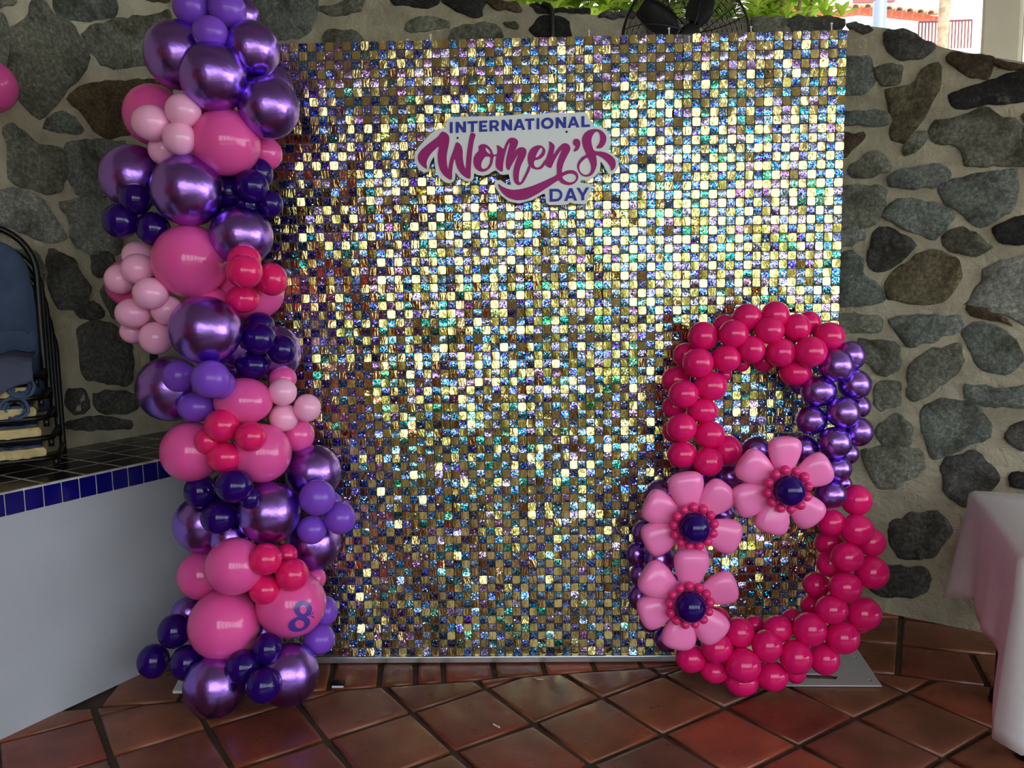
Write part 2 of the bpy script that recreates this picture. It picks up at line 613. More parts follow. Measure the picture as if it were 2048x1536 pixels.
dl = (Vector(WL[1]) - Vector(WL[0])).normalized()
pL0 = Vector(WL[1]) - dl * 3.4
wall_left = wall_mesh('wall_left', (tuple(pL0), WL[1]), [(pL0.x, pL0.y, 0), (WL[1][0], WL[1][1], 0), (WL[1][0], WL[1][1], 3.3), (pL0.x, pL0.y, 3.3)])
topB = [on_wall(u, v, *WB) for u, v in [(1690, 62), (1660, 42), (1600, 38), (1500, 36), (1380, 38), (1240, 36), (1170, 28), (1100, 14), (1030, 6), (985, -12), (930, -22), (860, -30)]]
xb0 = -1.886
wall_back = wall_mesh('wall_back', WB, [(WB[0][0], WB[0][1], 0), (WB[1][0], WB[1][1], 0)] + topB + [(-0.62, on_wall(860, -30, *WB).y - 0.0, 3.3), (WB[0][0], WB[0][1], 3.3)])
dr = (Vector(WR[1]) - Vector(WR[0])).normalized()
pR1 = Vector(WR[0]) + dr * 2.6
topR = [on_wall(u, v, *WR) for u, v in [(2300, 175), (2160, 140), (2048, 124), (1960, 110), (1890, 96), (1832, 78), (1780, 57), (1735, 52), (1690, 62)]]
wall_right = wall_mesh('wall_right', WR, [(WR[0][0], WR[0][1], 0), (pR1.x, pR1.y, 0), (pR1.x, pR1.y, topR[0].z)] + topR)

TONE = {'g': (0.31, 0.32, 0.255), 'b': (0.295, 0.33, 0.30), 'p': (0.45, 0.475, 0.43), 'w': (0.18, 0.13, 0.08), 'd': (0.05, 0.05, 0.05), 'o': (0.25, 0.215, 0.13), 'k': (0.15, 0.15, 0.14)}


def stone(pts, tone, wall, line, zx, zy, sc, proud=0.012):
    """an outline in picture points laid onto the wall plane and carved as a bulging rubble stone"""
    a, b = Vector((*line[0], 0)), Vector((*line[1], 0))
    d = (b - a).normalized()
    n = Vector((d.y, -d.x, 0))
    P = [on_wall(zx + x / sc, zy + y / sc, *line) for x, y in pts]
    S = [((p - a).dot(d), p.z) for p in P]
    size = max(max(s[0] for s in S) - min(s[0] for s in S), max(s[1] for s in S) - min(s[1] for s in S))
    K = 40 if size > 0.22 else 26
    L = smooth_loop(S, K)
    seed = random.uniform(0, 50)
    c = L.mean(0)
    for q in L:
        q += np.array([noise.noise((q[0] * 22, q[1] * 22, seed)), noise.noise((q[0] * 22, q[1] * 22, seed + 9))]) * 0.013 + np.array([noise.noise((q[0] * 60, q[1] * 60, seed)), noise.noise((q[0] * 60, q[1] * 60, seed + 9))]) * 0.005
    rings = [(1.075, -0.03), (1.07, proud * 0.3), (1.015, proud * 0.95), (0.68, proud * 1.0), (0.34, proud * 1.0)]
    vs, fs = [], []
    for k, (s, h) in enumerate(rings):
        for q in L:
            w = c + (q - c) * s
            hh = h + (noise.noise((w[0] * 11, w[1] * 11, seed)) * 0.013 + noise.noise((w[0] * 34, w[1] * 34, seed)) * 0.007 if k > 1 else 0)
            vs.append(a + d * w[0] + n * hh + Vector((0, 0, w[1])))
    vs.append(a + d * c[0] + n * (proud * 1.1) + Vector((0, 0, c[1])))
    for k in range(len(rings) - 1):
        for i in range(K):
            j = (i + 1) % K
            fs.append((k * K + i, (k + 1) * K + i, (k + 1) * K + j, k * K + j))
    e = (len(rings) - 1) * K
    for i in range(K):
        fs.append((e + i, len(vs) - 1, e + (i + 1) % K))
    o = recalc(mesh_obj('stone', vs, fs, 'stone', wall, True))
    t = TONE[tone]
    k = random.uniform(0.85, 1.15)
    o.color = (t[0] * k, t[1] * k, t[2] * k, 1)


ZA = (0, 0, 3.657)
for pts, t in [
    ([(250, 20), (310, 10), (390, 110), (520, 200), (630, 370), (640, 450), (560, 570), (430, 720), (320, 840), (260, 830), (150, 700), (60, 580), (90, 300), (50, 230), (130, 170), (210, 130)], 'g'),
    ([(400, 20), (430, 110), (470, 150), (830, 120), (850, -20), (840, -150), (420, -160)], 'b'),
    ([(620, 250), (680, 200), (860, 140), (1100, 120), (1280, 70), (1290, 160), (1200, 320), (1080, 460), (870, 490), (760, 470), (680, 380)], 'g'),
    ([(510, 720), (600, 640), (800, 600), (1160, 590), (1240, 640), (1200, 820), (1000, 950), (800, 1000), (700, 940), (620, 840)], 'w'),
    ([(310, 950), (420, 800), (540, 860), (600, 965), (450, 970)], 'b'),
    ([(40, 950), (110, 920), (270, 1060), (430, 1080), (480, 1180), (440, 1390), (300, 1400), (80, 1310), (60, 1100)], 'g'),
    ([(500, 1050), (900, 1040), (880, 1180), (860, 1400), (550, 1400)], 'b'),
    ([(-120, -60), (90, -60), (90, 35), (0, 50), (-120, 40)], 'g'),
    ([(-120, 90), (20, 110), (60, 250), (20, 480), (-120, 500)], 'g'),
    ([(980, -10), (1270, -80), (1270, 10), (1100, 10)], 'w'),
    ([(446, 1480), (548, 1455), (786, 1463), (880, 1570), (878, 1828), (750, 1865), (658, 1858), (548, 1785), (516, 1719), (512, 1609), (457, 1536)], 'p'),
    ([(-60, 1400), (200, 1400), (280, 1450), (329, 1500), (402, 1609), (475, 1719), (457, 1737), (329, 1763), (150, 1700), (-60, 1600)], 'p')]:
    stone(pts, t, wall_left, WL, *ZA)
ZB = (0, 420, 3.49)
for pts, t in [
    ([(350, 290), (440, 310), (520, 370), (560, 440), (625, 530), (600, 650), (500, 690), (390, 660), (330, 480)], 'k'),
    ([(550, 850), (630, 790), (760, 800), (880, 890), (930, 1050), (900, 1200), (850, 1220), (600, 1170), (560, 1050)], 'k'),
    ([(470, 1270), (560, 1260), (620, 1320), (600, 1400), (520, 1430), (470, 1400)], 'k'),
    ([(700, 560), (760, 510), (850, 600), (900, 740), (800, 760), (750, 700)], 'k'),
    ([(1040, 1010), (1110, 1000), (1080, 1090), (1050, 1060)], 'd'),
    ([(480, 1470), (700, 1440), (900, 1470), (880, 1530), (500, 1536)], 'k'),
    ([(60, 300), (230, 280), (300, 400), (260, 620), (60, 640)], 'g'),
    ([(20, 760), (260, 720), (330, 900), (240, 1100), (20, 1100)], 'k'),
    ([(960, 850), (1100, 780), (1180, 900), (1080, 980)], 'k'),
    ([(520, 650), (660, 640), (720, 720), (640, 770), (540, 740)], 'k'),
    ([(660, 1290), (860, 1260), (980, 1330), (900, 1420), (700, 1410)], 'k'),
    ([(640, 300), (760, 290), (800, 400), (700, 470), (640, 420)], 'k')]:
    stone(pts, t, wall_left, WL, *ZB)
ZC = (480, 0, 2.4976)
for pts, t in [
    ([(80, -90), (380, -90), (385, 20), (370, 100), (320, 175), (180, 190), (90, 60)], 'b'),
    ([(400, 40), (480, 20), (560, -10), (620, -10), (600, 60), (470, 80), (420, 70)], 'g'),
    ([(420, -100), (700, -110), (720, -40), (640, -20), (440, 0)], 'g'),
    ([(760, 0), (990, -20), (960, 40), (780, 25)], 'd'),
    ([(1010, 0), (1215, -30), (1200, 80), (1150, 85), (1040, 30)], 'd'),
    ([(1250, 0), (1380, 10), (1400, 60), (1260, 40)], 'w'),
    ([(1440, 20), (1540, 30), (1570, 65), (1470, 55)], 'd'),
    ([(1450, 150), (1500, 90), (1570, 80), (1640, 110), (1645, 200), (1550, 220)], 'd'),
    ([(835, 110), (880, 90), (1030, 95), (1030, 145), (840, 160)], 'g'),
    ([(420, 215), (440, 155), (560, 150), (620, 215)], 'g'),
    ([(1050, 160), (1130, 120), (1280, 125), (1290, 200), (1060, 220)], 'g'),
    ([(1320, 110), (1380, 115), (1390, 150), (1330, 140)], 'b'),
    ([(1570, 45), (1730, 45), (1740, 65), (1590, 65)], 'd'),
    ([(1800, 62), (1960, 58), (1960, 90), (1810, 92)], 'k'),
    ([(2040, 92), (2250, 95), (2270, 170), (2060, 190)], 'g'),
    ([(2560, 90), (2720, 92), (2740, 170), (2580, 170)], 'g'),
    ([(2730, 90), (2985, 90), (3010, 130), (2900, 165), (2740, 150)], 'k')]:
    stone(pts, t, wall_back, WB, *ZC)
ZD = (1650, 0, 2.56)
for pts, t in [
    ([(115, 120), (200, 120), (250, 150), (200, 165), (130, 150)], 'k'),
    ([(300, 200), (320, 150), (400, 150), (560, 225), (570, 250), (490, 310), (370, 300), (310, 260)], 'k'),
    ([(630, 290), (660, 270), (860, 300), (870, 320), (830, 405), (740, 385), (650, 340)], 'w'),
    ([(880, 305), (1019, 325), (1100, 350), (1019, 356), (900, 345)], 'w'),
    ([(640, 490), (700, 450), (780, 430), (1019, 365), (1150, 380), (1130, 510), (1019, 520), (900, 530), (690, 555)], 'd'),
    ([(265, 345), (390, 335), (400, 380), (360, 440), (290, 440)], 'g'),
    ([(320, 470), (440, 440), (500, 350), (580, 330), (590, 420), (530, 560), (450, 670), (420, 720), (340, 700), (345, 600)], 'o'),
    ([(40, 300), (230, 300), (235, 470), (40, 475)], 'b'),
    ([(40, 580), (280, 570), (300, 640), (40, 640)], 'b'),
    ([(550, 640), (690, 600), (830, 555), (900, 610), (1000, 640), (1005, 840), (870, 845), (720, 850), (690, 760), (560, 730)], 'g'),
    ([(400, 760), (440, 700), (510, 670), (520, 720), (480, 770), (410, 790)], 'g'),
    ([(40, 690), (180, 680), (190, 720), (95, 800), (40, 810)], 'w'),
    ([(125, 870), (200, 800), (260, 770), (330, 830), (310, 890), (150, 915)], 'g'),
    ([(335, 900), (380, 870), (580, 840), (640, 890), (570, 960), (350, 960)], 'b'),
    ([(590, 960), (660, 920), (950, 870), (980, 900), (970, 1060), (850, 1130), (770, 1150), (680, 1080), (600, 1010)], 'b'),
    ([(60, 960), (290, 960), (310, 1000), (270, 1130), (200, 1170), (60, 1160)], 'g'),
    ([(300, 1100), (350, 1040), (420, 1020), (560, 1040), (660, 1100), (560, 1220), (490, 1200), (330, 1140)], 'b'),
    ([(60, 1180), (190, 1170), (195, 1230), (60, 1270)], 'p'),
    ([(220, 1340), (235, 1250), (290, 1160), (460, 1240), (390, 1340), (270, 1390)], 'k'),
    ([(600, 1240), (640, 1180), (720, 1170), (850, 1260), (780, 1310), (640, 1280)], 'g'),
    ([(860, 1170), (980, 1110), (1060, 1110), (1060, 1230), (920, 1250)], 'd'),
    ([(1020, 600), (1150, 590), (1150, 900), (1040, 880)], 'g'),
    ([(60, 1330), (130, 1290), (190, 1340), (210, 1420), (290, 1480), (300, 1540), (200, 1560), (60, 1550)], 'b')]:
    stone(pts, t, wall_right, WR, *ZD)
ZE = (1650, 500, 2.56)
for pts, t in [
    ([(310, 190), (360, 110), (480, 20), (550, 0), (670, 50), (690, 130), (640, 220), (570, 270), (400, 260), (330, 250)], 'o'),
    ([(820, 110), (870, 70), (1019, 40), (1150, 60), (1150, 380), (1019, 375), (960, 345), (760, 285), (730, 265), (790, 190)], 'p'),
    ([(740, 295), (820, 295), (930, 345), (970, 375), (900, 378), (750, 335)], 'w'),
    ([(330, 360), (450, 335), (660, 340), (690, 410), (540, 470), (430, 490), (370, 420)], 'b'),
    ([(710, 420), (790, 370), (930, 420), (1019, 540), (960, 620), (850, 630), (790, 590), (730, 480)], 'b'),
    ([(415, 650), (440, 590), (530, 520), (690, 490), (695, 600), (600, 690), (480, 770), (440, 760)], 'g'),
    ([(40, 330), (260, 330), (290, 380), (270, 410), (40, 420)], 'g'),
    ([(180, 460), (370, 480), (380, 620), (300, 640), (190, 560)], 'g'),
    ([(720, 690), (790, 690), (900, 710), (1019, 690), (1120, 690), (1120, 790), (900, 805), (740, 770)], 'b'),
    ([(250, 710), (300, 670), (390, 680), (380, 780), (290, 825), (260, 790)], 'g'),
    ([(490, 860), (510, 800), (600, 770), (770, 790), (830, 870), (830, 960), (700, 1020), (570, 1060), (510, 950)], 'b'),
    ([(280, 890), (380, 840), (440, 900), (430, 1000), (320, 1005), (260, 960)], 'g'),
    ([(920, 930), (1019, 870), (1100, 900), (1100, 1000), (1019, 1020), (960, 1000)], 'k'),
    ([(200, 1030), (330, 1000), (480, 1030), (510, 1110), (420, 1190), (280, 1220), (220, 1120)], 'g'),
    ([(600, 1110), (660, 1060), (770, 1035), (870, 1130), (870, 1200), (740, 1300), (680, 1290), (610, 1230)], 'k'),
    ([(950, 1140), (1100, 1130), (1100, 1210), (960, 1200)], 'd'),
    ([(330, 1400), (560, 1340), (640, 1440), (560, 1560), (380, 1570)], 'k'),
    ([(180, 1600), (360, 1620), (520, 1640), (500, 1760), (260, 1760)], 'k'),
    ([(-40, 760), (150, 740), (170, 900), (-20, 960)], 'g')]:
    stone(pts, t, wall_right, WR, *ZE)

# the rubble goes on past the picture edge and behind the backdrop
def more_stones(wall, line, s0, s1, z0, z1):
    a, b = Vector((*line[0], 0)), Vector((*line[1], 0))
    d = (b - a).normalized()
    z = z0
    while z < z1:
        hgt = random.uniform(0.16, 0.26)
        s_ = s0 + random.uniform(0, 0.06)
        while s_ < s1:
            wd = random.uniform(0.16, 0.34)
            c = a + d * (s_ + wd / 2) + Vector((0, 0, z + hgt / 2))
            n_ = random.choice((5, 6, 7))
            q0 = random.uniform(0, 6.28)
            pts = []
            for k in range(n_):
                q = q0 + 2 * math.pi * k / n_
                p = c + d * (wd * 0.47 * math.cos(q) * random.uniform(0.85, 1.05)) + Vector((0, 0, hgt * 0.45 * math.sin(q) * random.uniform(0.85, 1.05)))
                r_ = p - CAM
                zc = r_.dot(FW)
                pts.append((1024 + FPX * r_.dot(RT) / zc, 768 - FPX * r_.dot(UP) / zc))
            stone(pts, random.choice('ggbbkwopd'), wall, line, 0, 0, 1)
            s_ += wd + 0.02
        z += hgt + 0.02


more_stones(wall_right, WR, 0.86, 2.5, 0.08, 2.1)
more_stones(wall_back, WB, 1.05, 3.05, 0.9, 2.35)

# ------------------------------------------------------------------ roof, pillars and what lies behind the photographer
mb = MB()
mb.box((-7, -5.6, 3.3), (8, 1.15, 3.5))
ceiling = tag(mb.build('ceiling', 'ceiling'), kind='structure')
for i in range(8):
    mb = MB()
    y = -5.3 + i * 0.8
    mb.box((-6.9, y, 3.16), (7.9, y + 0.12, 3.31))
    mb.build('beam', 'ceiling', ceiling)
for x in (-0.55, 0.5, 1.75, 3.1, 4.6):
    mb = MB()
    mb.box((x, -5.55, -0.02), (x + 0.22, -5.33, 3.3))
    tag(mb.build('pillar', 'dark_wood'), kind='structure')
mb = MB()
mb.box((-5.0, -5.6, -0.02), (-4.8, 0.0, 3.3))
tag(mb.build('wall_side', 'redwall'), kind='structure')
mb = MB()
mb.box((-4.9, -5.6, -0.02), (-1.5, -5.4, 3.3))
tag(mb.build('wall_rear', 'redwall'), kind='structure')
mb = MB()
mb.box((-1.5, -5.55, -0.02), (8, -5.35, 0.62))  # unseen low wall, added to cut bright reflections below the horizon
tag(mb.build('wall_added_parapet', 'added_parapet'), kind='structure')
mb = MB()
mb.box((-14, -30, -0.3), (16, -7.0, -0.06))
tag(mb.build('ground', 'paving'), kind='structure')
mb = MB()
mb.box((-30, 1.62, 1.2), (30, 40, 1.9))
tag(mb.build('ground', 'soil'), kind='structure')
pc = on_wall(1985, 112, *WR)
# clipped hedge out beyond the terrace, behind the photographer
hv, hf = [], []
for i in range(41):
    for j, (yy, zz) in enumerate(((-11.0, -0.06), (-10.9, 1.0), (-11.1, 1.75), (-11.8, 1.8), (-12.4, -0.06))):
        x = -9 + i * 0.5
        hv.append((x, yy + 0.25 * noise.noise((x, zz * 2, 0)), zz + (0.25 * noise.noise((x * 0.8, yy, 4)) if zz > 0.5 else 0)))
for i in range(40):
    for j in range(4):
        hf.append((i * 5 + j, i * 5 + j + 1, (i + 1) * 5 + j + 1, (i + 1) * 5 + j))
tag(recalc(mesh_obj('hedge', hv, hf, 'hedge', None, True)), 'long clipped green hedge standing outside the terrace', 'hedge')
mb = MB()
px0, px1 = on_wall(1956, 106, *WR), on_wall(2034, 122, *WR)
dd = (px1 - px0)
dd.z = 0
dd.normalize()
nn = Vector((-dd.y, dd.x, 0))
c0 = px0 + nn * 0.07
w = 0.145
mb.prism([c0 + Vector((0, 0, -0.1)), c0 + dd * w + Vector((0, 0, -0.1)), c0 + dd * w + nn * w + Vector((0, 0, -0.1)), c0 + nn * w + Vector((0, 0, -0.1))], (0, 0, 3.4 - px0.z))
pil = tag(bevel(mb.build('pillar', 'cream'), 0.012), kind='structure')
mb = MB()
c1 = c0 + dd * (w + 0.012) + nn * 0.02
mb.prism([c1 + Vector((0, 0, -0.15)), c1 + dd * 0.09 + Vector((0, 0, -0.15)), c1 + dd * 0.09 + nn * 0.09 + Vector((0, 0, -0.15)), c1 + nn * 0.09 + Vector((0, 0, -0.15))], (0, 0, 3.44 - px0.z))
tag(mb.build('trim_1', 'white_paint'), kind='structure')

# ------------------------------------------------------------------ tiled bench along the left wall
BA, BB = Vector((-1.959, -0.56, 0)), Vector((-1.674, -0.036, 0))
bd = (BB - BA).normalized()
bn = Vector((-bd.y, bd.x, 0))           # towards the wall
HB = 0.845
bench = thing('bench', 'white plastered masonry bench with blue tiled edge along the left stone wall', 'bench', BA - bd * 1.3)
b0, b1 = BA - bd * 1.3, BA + bd * 1.62
far = WL[1]
bdep = 0.59
mb = MB()
b2 = BA + bd * 1.36
mb.prism([b0, b1, b2 + bn * bdep, b0 + bn * bdep], (0, 0, HB - 0.012))
recalc(mb.build('body', 'plaster', bench))
mb = MB()
mb.prism([b0 + bn * 0.001 - bn * 0.004 + Vector((0, 0, HB - 0.082)), b1 - bn * 0.003 + Vector((0, 0, HB - 0.082)), b1 + bn * 0.02 + Vector((0, 0, HB - 0.082)), b0 + bn * 0.02 + Vector((0, 0, HB - 0.082))], (0, 0, 0.082))
recalc(mb.build('edge_joint', 'tile_joint', bench))
mb = MB()
mb.prism([b0 + Vector((0, 0, HB - 0.012)), b1 + Vector((0, 0, HB - 0.012)), b2 + bn * bdep + Vector((0, 0, HB - 0.012)), b0 + bn * bdep + Vector((0, 0, HB - 0.012))], (0, 0, 0.0116))
recalc(mb.build('top_joint', 'tile_joint', bench))
s = -1.29
while s < 1.6:
    mb = MB()
    p = BA + bd * (s + 0.0085) - bn * 0.007 + Vector((0, 0, HB - 0.08))
    mb.prism([p, p + bd * 0.0605, p + bd * 0.0605 + bn * 0.012, p + bn * 0.012], (0, 0, 0.0745 + random.uniform(-0.001, 0.0)))
    bevel(recalc(mb.build('edge_tile', 'blue_tile', bench)), 0.0015, 1)
    s += 0.065
s = -1.28
while s < 1.55:
    for r in range(4):
        if s > 1.45 - 0.065 * r:
            continue
        mb = MB()
        p = BA + bd * (s + 0.006) + bn * (0.012 + r * 0.1455) + Vector((0, 0, HB - 0.006))
        hgt = 0.006 + random.uniform(0.0, 0.0006)
        mb.prism([p, p + bd * 0.139, p + bd * 0.139 + bn * 0.134, p + bn * 0.134], (0, 0, hgt))
        recalc(mb.build('top_tile', 'navy_tile', bench))
    s += 0.1505

# ------------------------------------------------------------------ shimmer wall
PW, PH, PZ = 2.4, 2.4, 0.03
PX0 = -1.35                      # left end; the right end is at 1.05
PIT = 1 / 30
shim = thing('shimmer_wall', 'large backdrop of square gold and holographic sequins standing before the stone wall', 'backdrop', (0, 0, 0))


def sequin_geo(kind, tx, tz, curl, twist):
    """verts/faces of one curled square, centre at the origin, facing -y"""
    h = 0.0154
    g = [-1, -0.4, 0.4, 1]
    vs = []
    for iz in g:
        for ix in g:
            x, z = ix * h, iz * h
            if abs(ix) == 1 and abs(iz) == 1:
                x *= 0.91
                z *= 0.91
            c = ix if kind == 0 else iz
            y = curl * (c * c) * h + twist * ix * iz * h
            y += -tx * x + tz * z
            vs.append((x, y, z))
    fs = [(r * 4 + k, r * 4 + k + 1, r * 4 + k + 5, r * 4 + k + 4) for r in range(3) for k in range(3)]
    return vs, fs


def stud_geo():
    vs = [(0.0013 * math.cos(q), -0.0045, 0.0105 + 0.0013 * math.sin(q)) for q in (k * math.pi / 3 for k in range(6))]
    return vs, [tuple(range(6))]


def tint_for(x, z):
    """hue drifts over the foil in broad patches, saturation too"""
    n1 = noise.noise((x * 1.7, z * 1.7, 3.3))
    hue = 0.615 + 0.05 * n1 + random.gauss(0, 0.03)
    r = random.random()
    if r < 0.10:
        hue = random.uniform(0.40, 0.52)
    elif r < 0.22:
        hue = random.uniform(0.68, 0.80)
    elif r < 0.25:
        hue = random.uniform(0.05, 0.2)
    sat = random.uniform(0.9, 1.7) * (0.6 if 0.66 < hue < 0.85 else 1.0)
    return (hue % 1, sat, 0, 1)


def lean(row):
    # added upward lean makes the lower sequins mirror the bright opening more often
    lean_share = 0.15 if row < 14 else (0.35 if row < 30 else 0.55)
    if random.random() < lean_share:
        return random.gauss(0.0 if row < 34 else 0.085, 0.11)
    return random.gauss(0, 0.03)


def rand_sequin(kind, row=0):
    if kind == 0:
        tx, tz = random.gauss(0, 0.11), lean(row)
        curl = random.choice((1, 1, 1, -1)) * random.uniform(0.01, 0.09)
    else:
        tx, tz = random.gauss(0, 0.07), lean(row)
        curl = random.choice((1, 1, 1, -1)) * random.uniform(0.03, 0.13)
    return sequin_geo(kind, tx, tz, curl, random.gauss(0, 0.04))


def sequin_mesh(name, parts, tints, kinds):
    vs, fs, mi, cols = [], [], [], []
    for (v, f), t, k, (sv, sf) in zip(parts, tints, kinds, [stud_geo()] * len(parts)):
        n = len(vs)
        vs += v
        fs += [tuple(i + n for i in q) for q in f]
        mi += [k] * len(f)
        n2 = len(vs)
        off = np.mean(np.array(v), 0)
        top = np.array(v)[13:15].mean(0) * 0.6 + np.array(v)[9:11].mean(0) * 0.4
        vs += [(top[0] + a, top[1] - 0.0012, top[2] + c - 0.0105) for a, b, c in sv]
        fs += [tuple(i + n2 for i in q) for q in sf]
        mi += [2] * len(sf)
        cols += [t] * (len(v) + len(sv))
    me = bpy.data.meshes.new(name)
    me.from_pydata(vs, [], fs)
    for k in ('gold', 'holo', 'stud'):
        me.materials.append(M[k])
    me.polygons.foreach_set('material_index', mi)
    me.polygons.foreach_set('use_smooth', [True] * len(fs))
    ca = me.color_attributes.new('tint', 'FLOAT_COLOR', 'POINT')
    ca.data.foreach_set('color', np.array(cols, dtype=np.float32).ravel())
    me.update()
    return me


protos = {k: [sequin_mesh('sequin', [rand_sequin(k)], [tint_for(random.uniform(-2, 2), random.uniform(0, 3))], [k]) for _ in range(14)] for k in (0, 1)}
FLIP = {}
modt = {}
for mr in range(8):
    for mc in range(8):
        FLIP[mr, mc] = [0, 0, 1, 1, 0, 0, 0, 0][mc] if mr == 0 else random.randint(0, 1)
        modt[mr, mc] = (random.gauss(0, 0.012), random.gauss(0, 0.018))
bulk, btint, bkind = [], [], []
count = 0
for r in range(72):
    for c in range(72):
        mr, mc = r // 9, c // 9
        if r == 0 and c == 54:
            continue                      # one sequin has come off the top row
        k = 1 - ((r % 9 + c % 9 + FLIP[mr, mc]) % 2)
        x = PX0 + (c + 0.5) * PIT + random.gauss(0, 0.0004)
        z = PZ + PH - (r + 0.5) * PIT + random.gauss(0, 0.0004)
        y = -0.006
        if count < 300 and c >= 9:
            o = bpy.data.objects.new('sequin', random.choice(protos[k]))
            COL.objects.link(o)
            o.parent = shim
            o.location = (x, y, z)
            o.rotation_euler = (modt[mr, mc][1] + random.gauss(0, 0.02), random.gauss(0, 0.02), modt[mr, mc][0] + random.gauss(0, 0.02))
            count += 1
        else:
            v, f = rand_sequin(k, r)
            tx, tz = modt[mr, mc]
            v = [(a + x, b - tx * a * 1.0 + tz * e + y, e + z) for a, b, e in v]
            bulk.append((v, f))
            btint.append(tint_for(x, z))
            bkind.append(k)
fld = bpy.data.objects.new('sequin_field', sequin_mesh('sequin_field', bulk, btint, bkind))
COL.objects.link(fld)
fld.parent = shim
fld['kind'] = 'stuff'
bm_ = None
for mr in range(8):
    for mc in range(8):
        x0 = PX0 + mc * 0.3
        z0 = PZ + PH - (mr + 1) * 0.3
        if bm_ is None:
            mb = MB()
            mb.box((0.002, 0.003, 0.002), (0.298, 0.008, 0.298))
            o = mb.build('backing_panel', 'backing', shim)
            bm_ = o.data
        else:
            o = bpy.data.objects.new('backing_panel', bm_)
            COL.objects.link(o)
            o.parent = shim
        o.location = (x0, 0, z0)
mb = MB()
for x in (-1.33, 1.0):
    mb.box((x, 0.012, 0.01), (x + 0.03, 0.042, PZ + PH - 0.01))
for z in (0.04, 1.2, PZ + PH - 0.05):
    mb.box((-1.33, 0.014, z), (1.03, 0.04, z + 0.03))
mb.build('frame', 'alu', shim)
mb = MB()
mb.box((-1.35, -0.018, 0.004), (1.05, 0.045, 0.03))
bevel(mb.build('base_strip', 'alu', shim), 0.003)
# slotted steel foot at the right
pA, pB, pC = on_floor(1763, 1374), on_floor(1715, 1300), on_floor(1587, 1366)
x1, x0 = pA.x, 0.72
out = [(x0, -0.215), (x1, -0.222), (1.205, 0.13), (x0, 0.13)]
s0, s1 = on_floor(1606, 1355), on_floor(1668, 1357)
slot = [(s0.x, s0.y - 0.02), (s1.x, s1.y - 0.02), (s1.x + 0.012, s1.y), (s1.x, s1.y + 0.02), (s0.x, s0.y + 0.02), (s0.x - 0.01, s0.y)]
hl = []
for u, v in ((1710.6, 1318), (1740, 1364.5)):
    h = on_floor(u, v)
    hl.append([(h.x + 0.0075 * math.cos(q), h.y + 0.0075 * math.sin(q)) for q in (k * math.pi / 6 for k in range(12))])
o = flat_shape('base_plate', [out, slot] + hl, 0.006, 'plate', shim)
o.data.transform(Matrix.Rotation(-math.pi / 2, 4, 'X'))
o.location.z = 0.0045
# white cable-tie tails standing up along the top edge
for u, v0, v1 in ((861, 70, 92), (1178, 62, 76), (1338, 57, 74), (1378, 74, 88), (1502, 54, 70), (1663, 47, 62), (815, 79, 88)):
    a, b = on_y(u, v0, 0.004), on_y(u, v1, 0.004)
    mb = MB()
    mb.tube([b - Vector((0, 0, 0.02)), b, a], 0.0024, 6)
    mb.box((a.x - 0.004, a.y - 0.004, a.z - 0.003), (a.x + 0.004, a.y + 0.004, a.z + 0.002))
    mb.build('cable_tie', 'white_plastic', shim)

# ------------------------------------------------------------------ sign
SY = -0.055
sign = thing('sign', 'contour cut white sign reading INTERNATIONAL Women\'s DAY on the sequin backdrop', 'sign', (0, SY, 0))


def sgn(pts, zx, zy, sc, y=None):
    out = []
    for a, b in pts:
        p = on_y(zx + a / sc, zy + b / sc, SY)
        out.append((p.x, p.z))
    return out


Z0, Z1, Z2, Z3 = (800, 200, 4.452), (820, 240, 10.24), (980, 240, 10.24), (1080, 240, 8.533)
board = [(415, 200), (425, 170), (520, 157), (535, 150), (560, 157), (700, 150), (720, 146), (740, 150), (850, 147), (860, 140), (885, 147), (1000, 138), (1110, 125), (1140, 132), (1250, 130), (1330, 117), (1370, 115), (1440, 122), (1560, 115), (1640, 110), (1668, 125), (1685, 178), (1715, 198), (1720, 238), (1760, 240), (1810, 250), (1855, 290), (1878, 350), (1870, 420), (1848, 458), (1900, 488), (1938, 535), (1946, 585), (1930, 625), (1895, 662), (1860, 665), (1830, 620), (1808, 575), (1786, 548), (1782, 590), (1765, 650), (1720, 695), (1660, 718), (1615, 714), (1602, 738), (1690, 745), (1712, 768), (1702, 800), (1668, 912), (1642, 930), (1545, 925), (1512, 912), (1490, 930), (1420, 936), (1325, 936), (1302, 920), (1290, 835), (1262, 842), (1180, 890), (1060, 922), (970, 905), (900, 852), (855, 790), (840, 745), (860, 716), (895, 714), (945, 748), (990, 763), (978, 705), (968, 660), (930, 668), (892, 662), (868, 638), (850, 628), (835, 632), (790, 662), (740, 676), (690, 668), (660, 652), (655, 700), (632, 730), (580, 722), (530, 690), (495, 648), (490, 700), (472, 730), (440, 743), (400, 733), (350, 690), (318, 620), (303, 505), (270, 560), (250, 635), (215, 650), (165, 615), (132, 545), (130, 490), (160, 430), (230, 350), (290, 290), (340, 257), (390, 256), (412, 245)]
o = flat_shape('board', [sgn(board, *Z0)], 0.012, 'board', sign)
LY = -0.0072
bl0, bl1 = (445, 299), (1690, 243)


